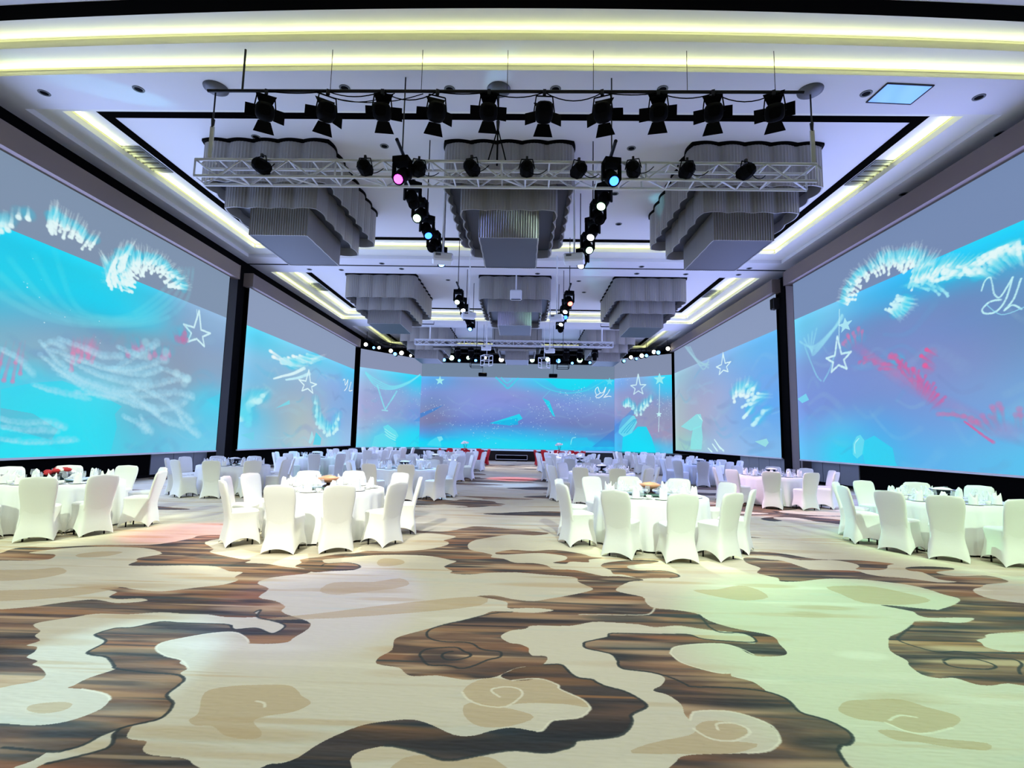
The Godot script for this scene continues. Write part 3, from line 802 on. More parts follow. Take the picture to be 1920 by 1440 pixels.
func picture_left_angled() -> ImageTexture:
	blank_glow = "8a94b2"
	begin(448, 512, 97, 1.31, "8cc8ec 70d0f2 50d0f4 2cd4f8/9cb8e0 8cb8e4 7cb4e4 60c0ee/a0acd8 94acdc 8cacdc 80a8e0/a4acd8 98a8d8 8ca4d8 7c9cdc/a0b0d8 90b0dc 80acdc 70a4e4/90c0e4 60c8ee 50ccf0 30d4f8/70d0ee 40dcf4 30e0f8 20e0fa")
	stroke([37,118,111,153,225,178,343,143,437,90], 4.4, 4.4, "80ecfa", 0.45)
	stroke([37,121,112,165,225,184,343,146,437,90], 4.4, 4.4, "80ecfa", 0.45)
	stroke([38,124,112,176,226,190,343,149,437,90], 4.4, 4.4, "80ecfa", 0.45)
	stroke([38,127,113,188,226,195,344,152,437,90], 4.4, 4.4, "80ecfa", 0.45)
	stroke([120,181,154,254,183,310], 5.8, 4.6, "88ecf8", 0.70)
	stroke([183,310,229,248,262,201], 4.7, 5.9, "88ecf8", 0.70)
	stroke([161,314,203,315], 4.7, 4.7, "a0f4fa", 0.70)
	poly([174,403,207,390,267,424,288,450,262,480,203,454], "6ce8f4", 0.80)
	stroke([186,414,229,436,268,453], 2.0, 2.0, "b4fafc", 0.80)
	stroke([187,428,230,451,269,465], 2.0, 2.0, "b4fafc", 0.80)
	stroke([188,443,231,465,270,477], 2.0, 2.0, "b4fafc", 0.80)
	poly([101,517,119,455,176,437,243,477,271,488,272,518], "70e4f4", 0.60)
	sparkle([59,181,107,376], 14, 33.8)
	sparkle([250,268,432,225], 30, 41.4)
	poly([397,366,463,326,465,363], "3c90e0", 0.50)
	return ImageTexture.create_from_image(canvas)

func picture_right_angled() -> ImageTexture:
	blank_glow = "8490ac"
	begin(384, 512, 109, 1.25, "7cacec 88a8dc 70bcec 30d4f8/90a0d4 909cd0 84a8d8 50c0ee/98a0d0 949cc8 949cc8 88a0cc/9098cc 949cc4 949cc0 909cc0/6090dc 88a0cc 989cc0 9898bc/50b0f0 30c8f4 909cc8 9c9cc0/40c0f4 08e0fe 20d8fa 60c0ec")
	star(167, 166, 53.5, 43.0, 3.7, "d8fcff", 0.90)
	star(307, 128, 40.5, 33.6, 0.0, "a0f4f8", 0.95)
	star(301, 311, 20.2, 16.6, 0.0, "c8fcff", 0.95)
	stroke([307,153,302,306,297,403], 1.4, 1.4, "d0f8ff", 0.80)
	plume([67,236,86,219,105,225,141,255,170,262,195,248,220,220,255,202], 0.0, 45.6, 26, 6.3, "d0fafc", 0.85, 0.10)
	poly([33,375,59,332,104,312,141,318,158,352,122,409,66,433,29,410], "70ecfa", 0.80)
	stroke([48,410,85,375,140,335], 2.3, 2.3, "30b4e4", 0.70)
	stroke([67,410,104,375,148,335], 2.3, 2.3, "30b4e4", 0.70)
	stroke([85,410,122,375,155,335], 2.3, 2.3, "30b4e4", 0.70)
	poly([59,433,122,409,162,375,218,375,252,431,279,507,51,513], "08e4fe", 0.85)
	poly([-1,375,123,283,141,304,-1,419], "4890e0", 0.50)
	sparkle([30,125,87,120], 16, 14.8)
	sparkle([230,249,349,266,342,320], 60, 25.4)
	return ImageTexture.create_from_image(canvas)


# a screen: picture panel on a thin board with a white hem bar, rolled out of a long case
func screen(called: String, label: String, a: Vector2, b: Vector2, y0: float, y1: float, t: Texture2D, case_h: float, case_label: String):
	var right := Vector3(b.x - a.x, 0, -(b.y - a.y))
	var n := right.cross(Vector3.UP).normalized() * -1.0
	var toward := -n if n.dot(Vector3(-a.x, 0, a.y - 22.0)) < 0.0 else n
	var o := thing(called, label, "screen", Vector3(a.x, y0, -a.y), 0, "projection screens round the hall")
	var m := flat(Color(0.13, 0.13, 0.13), 0.95)
	m.emission_enabled = true; m.emission = Color.WHITE; m.emission_texture = t; m.emission_operator = BaseMaterial3D.EMISSION_OP_MULTIPLY
	m.emission_energy_multiplier = 0.93; m.texture_repeat = false
	part("picture", panel(Vector3(0, y1 - y0, 0) + toward * 0.02, right, Vector3(0, y0 - y1, 0)), m, o)
	var ang := atan2(-right.z, right.x)
	var bs := Basis(Vector3.UP, ang)
	var s := st(); add_box(s, right * 0.5 + Vector3(0, (y1 - y0) * 0.5, 0), Vector3(right.length(), y1 - y0, 0.03), bs)
	part("backing", done(s), mats.black, o)
	s = st(); add_box(s, right * 0.5 + Vector3(0, -0.03, 0), Vector3(right.length() + 0.04, 0.06, 0.06), bs)
	part("hem_bar", done(s), mats.white_plastic, o)
	if case_h > 0.0:
		var c := thing("screen_case", case_label, "screen case", Vector3(a.x, y1, -a.y), 0, "long taupe cases that the screens hang from")
		s = st(); add_box(s, right * 0.5 + Vector3(0, case_h * 0.5, 0) + toward * 0.08, Vector3(right.length() + 0.5, case_h, 0.44), bs)
		part("case", done(s), mats.valance, c)
		for e in [0.0, 1.0]:
			s = st(); add_box(s, right * e + Vector3(0, case_h * 0.5, 0) + toward * 0.08 + right.normalized() * (0.26 * (e * 2.0 - 1.0)), Vector3(0.02, case_h + 0.03, 0.47), bs)
			part("end_cap", done(s), mats.valance, c)

func build_screens():
	screen("projection_screen", "big projection screen on the left wall nearest the camera, cyan plumes and a pink haze", Vector2(-12.91, 10.4), Vector2(-12.91, 21.26), 0.91, 8.42, picture_left_near(), 0.6, "long taupe screen case above the near left projection screen")
	screen("projection_screen", "projection screen farther along the left wall, white wing and hanging plume garland", Vector2(-12.91, 22.88), Vector2(-12.91, 38.09), 0.91, 8.42, picture_left_far(), 0.6, "long taupe screen case above the far left projection screen")
	screen("projection_screen", "slanting projection screen left of the stage, large blue bottle under a swag", Vector2(-12.75, 38.9), Vector2(-8.93, 44.0), 0.75, 8.4, picture_left_angled(), 0.0, "")
	screen("projection_screen", "wide projection screen behind the stage with paper planes and drifting sparks", Vector2(-8.93, 44.0), Vector2(7.93, 44.0), 0.74, 8.15, picture_stage(), 0.0, "")
	screen("projection_screen", "slanting projection screen right of the stage, cyan bottle under hanging stars", Vector2(7.95, 44.0), Vector2(11.95, 40.7), 0.68, 8.7, picture_right_angled(), 0.0, "")
	screen("projection_screen", "projection screen farther along the right wall, pale bottle in a cap at left", Vector2(12.067, 40.29), Vector2(12.067, 23.98), 1.0, 8.8, picture_right_far(), 0.62, "long taupe screen case above the far right projection screen")
	screen("projection_screen", "big projection screen on the right wall nearest the camera, cyan garland, magenta trail", Vector2(12.067, 22.41), Vector2(12.067, 10.8), 1.0, 8.8, picture_right_near(), 0.62, "long taupe screen case above the near right projection screen")

# ------------------------------------------------------------------ walls
func slab(called: String, x0: float, x1: float, y0: float, y1: float, d0: float, d1: float, m: Material, parent: Node) -> MeshInstance3D:
	return part(called, box(Vector3(x1 - x0, y1 - y0, d1 - d0)), m, parent, Vector3((x0 + x1) * 0.5, (y0 + y1) * 0.5, -(d0 + d1) * 0.5))

func build_walls():
	var l := struct("wall_left")
	slab("wall", -13.8, -13.4, 0.0, 10.7, -6.0, 46.5, mats.wall_dark, l)
	var r := struct("wall_right")
	slab("wall", 12.62, 13.0, 0.0, 10.7, -6.0, 46.5, mats.wall_dark, r)
	slab("wall", -13.8, 13.0, 0.0, 10.7, 46.5, 46.9, mats.wall_dark, struct("wall_stage"))
	slab("wall", -13.8, 13.0, 0.0, 10.7, -6.4, -6.0, mats.wall_dark, struct("wall_entrance"))
	# dark pillars between the screens on the left, a pale one on the right
	var tl := struct("trim_1")
	var tr := struct("trim_2")
	slab("pillar_face", -13.41, -12.98, 0.0, 9.1, 21.45, 22.05, mats.pillar, tl)
	slab("pillar_return", -13.41, -13.05, 0.0, 9.1, 22.05, 22.75, mats.wall_dark, tl)
	slab("pillar_face", 12.2, 12.63, 0.0, 9.0, 22.5, 23.35, mats.pillar_light, tr)
	slab("pillar_return", 12.15, 12.63, 0.0, 9.4, 23.35, 23.95, mats.wall_dark, tr)
	slab("pillar_seam", 12.185, 12.2, 0.0, 8.9, 22.66, 22.70, mats.seam, tr)
	# low pale wall panels that show under the screens
	for k in 3: slab("wall_panel", -13.41, -13.37, 0.06, 0.86, 18.2 + k * 1.2, 19.37 + k * 1.2, mats.wall_panel, l)
	for k in 9: slab("wall_panel", 12.58, 12.63, 0.10 + 0.0, 0.92, 19.4 + k * 1.15, 20.52 + k * 1.15, mats.wall_panel, r)
	slab("skirting", -13.41, -13.36, 0.0, 0.09, -5.9, 37.0, mats.black, l)
	slab("skirting", 12.57, 12.63, 0.0, 0.09, -5.9, 37.0, mats.black, r)
	var b := thing("wall_speaker", "small dark loudspeaker box high on the right wall between two projection screens", "loudspeaker", Vector3(12.02, 8.3, -24.0))
	part("cabinet", bevel_box(Vector3(0.34, 0.55, 0.34), 0.03), mats.pillar, b)
	part("grille", box(Vector3(0.02, 0.45, 0.26), Vector3(-0.175, 0, 0)), mats.black, b)

# ------------------------------------------------------------------ ceiling
func arc(dc: float, a: float, x0: float, x1: float, n := 24) -> PackedVector2Array:
	var p := PackedVector2Array()
	for i in n + 1:
		var x := lerpf(x0, x1, float(i) / n)
		p.append(Vector2(x, -(dc + a * (x + 0.4) * (x + 0.4))))
	return p

func rect(x0: float, x1: float, d0: float, d1: float) -> PackedVector2Array:
	return PackedVector2Array([Vector2(x0, -d0), Vector2(x1, -d0), Vector2(x1, -d1), Vector2(x0, -d1)])

func between(p: PackedVector2Array, q: PackedVector2Array) -> PackedVector2Array:
	var o := p.duplicate()
	for i in q.size(): o.append(q[q.size() - 1 - i])
	return o

func cove(label: String, p: Array, inward: Vector3, e: float, drop := 0.09, y_up := 1.1):
	var o := thing("cove_light", label, "cove light", p[0], 0, "warm cove light strips in the ceiling recesses")
	var s := st()
	for i in p.size() - 1:
		add_tube(s, p[i] - p[0], p[i + 1] - p[0], 0.016, 6)
		if e > 0.0:
			var along: Vector3 = (p[i + 1] - p[i]).normalized()
			var face := along.cross(Vector3.UP)
			if face.dot(inward) < 0.0: face = -face
			area("cove_glow", (p[i] + p[i + 1]) * 0.5 + face * 0.05 - Vector3(0, drop, 0), face + Vector3(0, y_up, 0), Vector2(p[i].distance_to(p[i + 1]), 0.03), e * p[i].distance_to(p[i + 1]), Color(0.98, 1.0, 0.68))
	part("strip", done(s), mats.cove_strip, o)

func build_ceiling():
	var c := struct("ceiling")
	var y1 := H0 + 0.15
	var y2 := H0 + 0.35
	var xl := -12.88
	var xr := 11.65
	slab("roof_slab", -13.8, 13.0, 10.3, 10.7, -6.4, 46.9, mats.ceiling, c)
	part("soffit", prism(rect(-13.4, xl, -6.0, 46.5), H0, y1), mats.ceiling, c)
	part("soffit", prism(rect(xr, 12.62, -6.0, 46.5), H0, y1), mats.ceiling, c)
	var a2 := arc(10.46, 0.0018, xl, xr, 32)
	part("soffit", prism(between(a2, PackedVector2Array([Vector2(xl, -11.9), Vector2(xr, -11.9)])), H0, y1), mats.ceiling, c)
	for q in [[-6.0, -2.0], [22.55, 24.68], [34.85, 37.1], [46.0, 46.5]]:
		part("soffit", prism(rect(xl, xr, q[0], q[1]), H0, y1), mats.ceiling, c)
	# partition rail across the hall
	slab("partition_rail", -13.4, 12.6, H0 - 0.02, H0 + 0.02, 23.45, 23.55, mats.seam, c)
	var cl := -12.2
	var cr := 10.98
	var which := ["the ceiling recess over the camera", "the recess with the nearest chandeliers", "the recess with the middle chandeliers", "the recess over the stage"]
	var bays := [[-2.0, 0.0, -1.6, 0.0, -1.2, 0.0], [11.9, 22.55, 12.2, 21.8, 12.45, 21.15], [24.68, 34.85, 25.0, 33.9, 25.3, 33.0], [37.1, 46.0, 37.4, 45.4, 37.7, 44.8]]
	var a1 := arc(9.78, 0.0023, cl, cr, 32)
	for k in 4:
		var b: Array = bays[k]
		var f1: PackedVector2Array = a1 if k == 0 else PackedVector2Array([Vector2(cl, -b[3]), Vector2(cr, -b[3])])
		var f2: PackedVector2Array = a2 if k == 0 else PackedVector2Array([Vector2(xl, -b[1]), Vector2(xr, -b[1])])
		part("step", prism(between(f1, f2), y1, y2), mats.cove_face, c)
		part("step", prism(rect(xl, xr, b[0], b[2]), y1, y2), mats.cove_face, c)
		part("step", prism(PackedVector2Array([Vector2(xl, -b[2]), Vector2(cl, -b[2]), f1[0], f2[0]]), y1, y2), mats.cove_face, c)
		part("step", prism(PackedVector2Array([Vector2(xr, -b[2]), Vector2(cr, -b[2]), f1[f1.size() - 1], f2[f2.size() - 1]]), y1, y2), mats.cove_face, c)
		var top := f1.duplicate()
		top.append(Vector2(cr, -b[2])); top.append(Vector2(cl, -b[2]))
		part("recess_panel", prism(top, y2, y2 + 0.1), mats.ceiling, c)
		var bl := -11.56
		var br := 10.38
		var w := 0.3
		if k == 0:
			var o := arc(9.19, 0.0029, bl, br)
			var i := arc(8.85, 0.0029, bl, br)
			part("black_band", prism(between(o, i), y2 - 0.012, y2), mats.black_band, c)
			part("black_band", prism(PackedVector2Array([Vector2(bl, -b[4]), Vector2(bl + w, -b[4]), Vector2(bl + w, -9.2), Vector2(bl, -9.2)]), y2 - 0.012, y2), mats.black_band, c)
			part("black_band", prism(PackedVector2Array([Vector2(br, -b[4]), Vector2(br - w, -b[4]), Vector2(br - w, -9.2), Vector2(br, -9.2)]), y2 - 0.012, y2), mats.black_band, c)
		else:
			for q in [[bl, br, b[4], b[4] + w], [bl, br, b[5] - w, b[5]], [bl, bl + w, b[4] + w, b[5] - w], [br - w, br, b[4] + w, b[5] - w]]:
				part("black_band", prism(rect(q[0], q[1], q[2], q[3]), y2 - 0.012, y2), mats.black_band, c)
		# warm light strips tucked under the top of each step
		var ys := y2 - 0.025
		if k == 0:
			var inner := []
			var outer := []
			for q in 17:
				inner.append(Vector3(a1[q * 2].x, ys, a1[q * 2].y + 0.02))
				outer.append(Vector3(a2[q * 2].x, y1 - 0.02, a2[q * 2].y + 0.02))
			cove("warm curved cove strip on the upper step of the recess over the camera", inner, Vector3(0, 0, 1), 0.23)
			cove("warm curved cove strip on the lower step of the recess over the camera", outer, Vector3(0, 0, 1), 0.32, 0.06)
		else:
			var e: float = [0.0, 0.34, 0.38, 0.12][k]
			cove("warm cove strip along the left side of " + which[k], [Vector3(cl + 0.02, ys, -b[2]), Vector3(cl + 0.02, ys, -b[3])], Vector3(1, 0, 0), e)
			cove("warm cove strip along the right side of " + which[k], [Vector3(cr - 0.02, ys, -b[2]), Vector3(cr - 0.02, ys, -b[3])], Vector3(-1, 0, 0), e)
			cove("warm cove strip along the far side of " + which[k], [Vector3(cl, ys, -b[3] + 0.02), Vector3(cr, ys, -b[3] + 0.02)], Vector3(0, 0, 1), e)
			if k == 2:
				var yo := y1 - 0.02
				cove("warm outer cove strip along the left side of " + which[k], [Vector3(xl + 0.02, yo, -b[0]), Vector3(xl + 0.02, yo, -b[1])], Vector3(1, 0, 0), 0.3, 0.06)
				cove("warm outer cove strip along the right side of " + which[k], [Vector3(xr - 0.02, yo, -b[0]), Vector3(xr - 0.02, yo, -b[1])], Vector3(-1, 0, 0), 0.3, 0.06)
				cove("warm outer cove strip along the far side of " + which[k], [Vector3(xl, yo, -b[1] + 0.02), Vector3(xr, yo, -b[1] + 0.02)], Vector3(0, 0, 1), 0.3, 0.06)

# ------------------------------------------------------------------ stage
func build_stage():
	var s := thing("stage", "low black stage in front of the wide far screen", "stage")
	part("deck", prism(PackedVector2Array([Vector2(-13.0, -37.8), Vector2(12.3, -37.8), Vector2(12.3, -40.5), Vector2(7.95, -43.98), Vector2(-8.93, -43.98), Vector2(-13.0, -38.9)]), 0.62, 0.72), mats.stage_black, s)
	part("front", box(Vector3(25.3, 0.62, 0.05), Vector3(-0.35, 0.31, -37.85)), mats.stage_black, s)
	part("edge_trim", box(Vector3(25.3, 0.025, 0.03), Vector3(-0.35, 0.715, -37.79)), mats.grey_plastic, s)
	var t := thing("stage_steps", "short black step unit with pale edging before the middle of the stage", "steps", Vector3(-0.75, 0, -37.5))
	part("tread", box(Vector3(2.3, 0.05, 0.5), Vector3(0, 0.42, 0)), mats.black, t)
	part("riser", box(Vector3(2.3, 0.39, 0.04), Vector3(0, 0.2, 0.22)), mats.black, t)
	for q in [[0.0, 0.43, 2.3, 0.03], [0.0, 0.12, 2.3, 0.03], [-1.14, 0.27, 0.03, 0.32], [1.14, 0.27, 0.03, 0.32]]:
		part("edging", box(Vector3(q[2], q[3], 0.02), Vector3(q[0], q[1], 0.25)), mats.white_plastic, t)
	var p := thing("pelmet", "long black cloth pelmet above the wide stage screen", "pelmet", Vector3(-0.5, 8.15, -43.8))
	part("cloth", bevel_box(Vector3(16.8, 0.5, 0.12), 0.02, Vector3(0, 0.25, 0)), mats.black, p)
	for x in [-6, -3, 0, 3, 6]: part("hanger", tube(Vector3(x, 0.5, 0), Vector3(x, 1.9, 0), 0.012, 6), mats.black_metal, p)

# ------------------------------------------------------------------ chandeliers: three tiers of hanging strands
# outline of a tier: straight sides broken into shallow lobes, with a fine ripple for the strands
func lobed(hx: float, hz: float, lobe: float, y: float, ripple: float) -> PackedVector3Array:
	var r := PackedVector3Array()
	var nx := maxi(3, roundi(hx * 2.0 / 0.72))
	var nz := maxi(3, roundi(hz * 2.0 / 0.72))
	for side in 4:
		var n := nx if side % 2 == 0 else nz
		var steps := n * 16
		for i in steps:
			var t := float(i) / steps
			var out := lobe * absf(sin(PI * t * n)) + (ripple if i % 2 == 0 else -ripple)
			match side:
				0: r.append(Vector3(lerpf(-hx, hx, t), y, hz + out))
				1: r.append(Vector3(hx + out, y, lerpf(hz, -hz, t)))
				2: r.append(Vector3(lerpf(hx, -hx, t), y, -hz - out))
				3: r.append(Vector3(-hx - out, y, lerpf(-hz, hz, t)))
	return r

func tier_wall(hx: float, hz: float, y0: float, y1: float, lobe: float, ripple := 0.006) -> ArrayMesh:
	var s := st()
	var o := lobed(hx, hz, lobe, 0, ripple)
	var i := lobed(hx - 0.03, hz - 0.03, lobe, 0, 0.0)
	var rings := []
	for q in [[i, y1], [o, y1], [o, y0], [i, y0], [i, y1]]:
		var r := PackedVector3Array()
		for v in q[0]: r.append(Vector3(v.x, q[1], v.z))
		rings.append(r)
	loft(s, rings, false, false, -1)
	return done(s)

func tier_plate(hx: float, hz: float, y: float, thick: float, lobe: float) -> ArrayMesh:
	var s := st()
	var o := lobed(hx, hz, lobe, y, 0.0)
	var t := PackedVector3Array()
	for v in o: t.append(v + Vector3(0, thick, 0))
	loft(s, [o, t], true, true, -1)
	return done(s)

func build_chandeliers():
	var o := thing("chandelier", "", "chandelier", Vector3.ZERO, 0, "big tiered strand chandeliers")
	o.set_meta("stem", "chandelier")
	part("ceiling_plate", tier_plate(1.86, 2.5, 0.02, 0.07, 0.07), mats.black, o)
	part("strand_tier", tier_wall(1.80, 2.44, -1.2, 0.0, 0.10), mats.strand, o)
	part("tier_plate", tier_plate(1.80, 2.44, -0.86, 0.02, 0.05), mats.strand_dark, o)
	part("strand_tier", tier_wall(1.38, 1.94, -1.75, -0.88, 0.08), mats.strand, o)
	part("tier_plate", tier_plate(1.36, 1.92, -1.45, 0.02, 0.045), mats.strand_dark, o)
	part("strand_tier", tier_wall(0.90, 1.38, -2.35, -1.47, 0.012, 0.014), mats.strand, o)
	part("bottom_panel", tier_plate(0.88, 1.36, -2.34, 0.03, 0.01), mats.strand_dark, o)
	var first := true
	var cols := [["left of the aisle", -7.6], ["above the aisle", -0.52], ["right of the aisle", 6.55]]
	var rows := [["nearest row", 16.2], ["middle row", 28.2], ["far row by the stage", 40.3]]
	for r in rows:
		for c in cols:
			var label: String = "grey tiered chandelier of hanging strands, %s, %s" % [c[0], r[0]]
			var at := Vector3(c[1], 10.05, -r[1])
			if first:
				o.position = at; o.set_meta("label", label); first = false
			else:
				copy(o, at, 0, label)

# ------------------------------------------------------------------ rigging
func truss(called: String, label: String, at: Vector3, length: float, h: float, w: float, bays: int):
	var o := thing(called, label, "truss", at)
	var l := length * 0.5
	var chord := tube(Vector3(-l, 0, 0), Vector3(l, 0, 0), 0.036, 8)
	for y in [0.0, h]:
		for z in [0.0, -w]: part("chord", chord, mats.truss, o, Vector3(0, y, z))
	var step := length / bays
	var up := tube(Vector3(0, 0, 0), Vector3(step, h, 0), 0.020, 6)
	var down := tube(Vector3(0, h, 0), Vector3(step, 0, 0), 0.020, 6)
	var flat_a := tube(Vector3(0, 0, 0), Vector3(step, 0, -w), 0.020, 6)
	var flat_b := tube(Vector3(0, 0, 0), Vector3(0, 0, -w), 0.020, 6)
	var post := tube(Vector3(0, 0, 0), Vector3(0, h, 0), 0.022, 6)
	for i in bays:
		var x := -l + i * step
		part("brace", up if i % 2 else down, mats.truss, o, Vector3(x, 0, 0))
		part("brace", down if i % 2 else up, mats.truss, o, Vector3(x, 0, -w))
		part("brace", flat_a if i % 3 == 1 else flat_b, mats.truss, o, Vector3(x, 0, 0))
		part("brace", flat_b, mats.truss, o, Vector3(x, h, 0))
	for i in [0, bays / 4, bays / 2, bays * 3 / 4, bays]:
		for z in [0.0, -w]: part("post", post, mats.truss, o, Vector3(-l + i * step, 0, z))
	for e in [-l, l]: part("end_bar", flat_b, mats.truss, o, Vector3(e, h, 0))
	return o

func sag(s: SurfaceTool, a: Vector3, b: Vector3, drop: float, r: float):
	var p := a
	for i in range(1, 9):
		var t := i / 8.0
		var q := a.lerp(b, t) - Vector3(0, drop * 4.0 * t * (1.0 - t), 0)
		add_tube(s, p, q, r, 5); p = q

func fresnel(label: String, at: Vector3, yaw: float, tilt: float):
	var o := thing("stage_fresnel", label, "stage light", at, yaw, "barn door stage lights hanging in a row from the black pipe")
	var bs := Basis(Vector3.RIGHT, tilt)
	o.scale = Vector3.ONE * 1.12
	var s := st()
	var rings := []
	for q in [[0.10, 0.17], [0.155, 0.12], [0.17, 0.0], [0.165, -0.11], [0.15, -0.15]]:
		var r := PackedVector3Array()
		for v in rounded(q[0], q[0] * 0.95, 0, 16, 3.0): r.append(bs * Vector3(v.x, v.z, q[1]))
		rings.append(r)
	loft(s, rings, true, true)
	part("body", done(s), mats.black, o)
	part("lens", lens_disc(0.13, bs * Vector3(0, 0, -0.155), bs), mats.black, o)
	s = st()
	for x in [-0.19, 0.19]: add_tube(s, Vector3(x, 0, 0), Vector3(x * 0.8, 0.30, 0.02), 0.013, 6)
	add_tube(s, Vector3(-0.152, 0.30, 0.02), Vector3(0.152, 0.30, 0.02), 0.013, 6)
	part("yoke", done(s), mats.black, o)
	s = st()
	add_box(s, Vector3(0, 0.37, 0.02), Vector3(0.06, 0.10, 0.07)); add_tube(s, Vector3(0, 0.30, 0.02), Vector3(0, 0.38, 0.02), 0.014, 6)
	part("clamp", done(s), mats.black_metal, o)
	for k in 4:
		s = st(); s.set_smooth_group(-1)
		var t := Basis(Vector3.BACK, PI * 0.5 * k)
		var wide := 0.185 if k % 2 == 0 else 0.12
		var p := []
		for q in [[-0.11, 0.145, -0.14], [0.11, 0.145, -0.14], [wide, 0.34, -0.24], [-wide, 0.34, -0.24]]: p.append(bs * (t * Vector3(q[0], q[1], q[2])))
		quad(s, p[0], p[1], p[2], p[3])
		var off := bs * (t * Vector3(0, 0.006, 0.005))
		quad(s, p[3] + off, p[2] + off, p[1] + off, p[0] + off)
		for j in 4: quad(s, p[j], p[(j + 1) % 4], p[(j + 1) % 4] + off, p[j] + off)
		part("barn_door", done(s), mats.black, o)

func lens_disc(r: float, c: Vector3, bs: Basis) -> ArrayMesh:
	var s := st()
	var rings := []
	for q in [[r, 0.0], [r, -0.012], [r * 0.7, -0.03], [0.01, -0.038]]:
		var p := PackedVector3Array()
		for i in 16:
			var t := TAU * i / 16
			p.append(c + bs * Vector3(cos(t) * q[0], sin(t) * q[0], q[1]))
		rings.append(p)
	loft(s, rings, true, true)
	return done(s)

# a moving head hanging under a pipe: the head points along -z of its own basis
func moving_head(label: String, group: String, at: Vector3, yaw: float, tilt: float, size: float, col: Color, glow: float, throw: float, to: Vector3, cone := 14.0):
	var o := thing("moving_head", label, "stage light", at, yaw, group)
	var bs := Basis(Vector3.RIGHT, tilt)
	var k := size
	var s := st()
	add_box(s, Vector3(0, 0.34, 0) * k, Vector3(0.36, 0.14, 0.30) * k)
	add_tube(s, Vector3(0, 0.40, 0) * k, Vector3(0, 0.52, 0) * k, 0.03 * k, 8)
	part("base", done(s), mats.black, o)
	for x in [-0.19, 0.19]: part("yoke_arm", box(Vector3(0.05, 0.36, 0.12) * k, Vector3(x, 0.12, 0) * k), mats.black, o)
	s = st()
	var rings := []
	for q in [[0.10, 0.24], [0.145, 0.19], [0.155, 0.02], [0.135, -0.18], [0.140, -0.24]]:
		var r := PackedVector3Array()
		for i in 16:
			var t := TAU * i / 16
			r.append(bs * Vector3(cos(t) * q[0], sin(t) * q[0], q[1]) * k)
		rings.append(r)
	loft(s, rings, true, true)
	part("head", done(s), mats.black, o)
	var m: Material = glowing(col, glow) if glow > 0.0 else mats.black
	part("lens", lens_disc(0.10 * k, bs * Vector3(0, 0, -0.242) * k, bs), m, o)
	if throw > 0.0:
		var p := o.position + Basis(Vector3.UP, yaw) * (bs * Vector3(0, 0, -0.32) * k)
		spot("hung_lamp_beam", p, to, cone, throw, col, 0.5, 0.1)

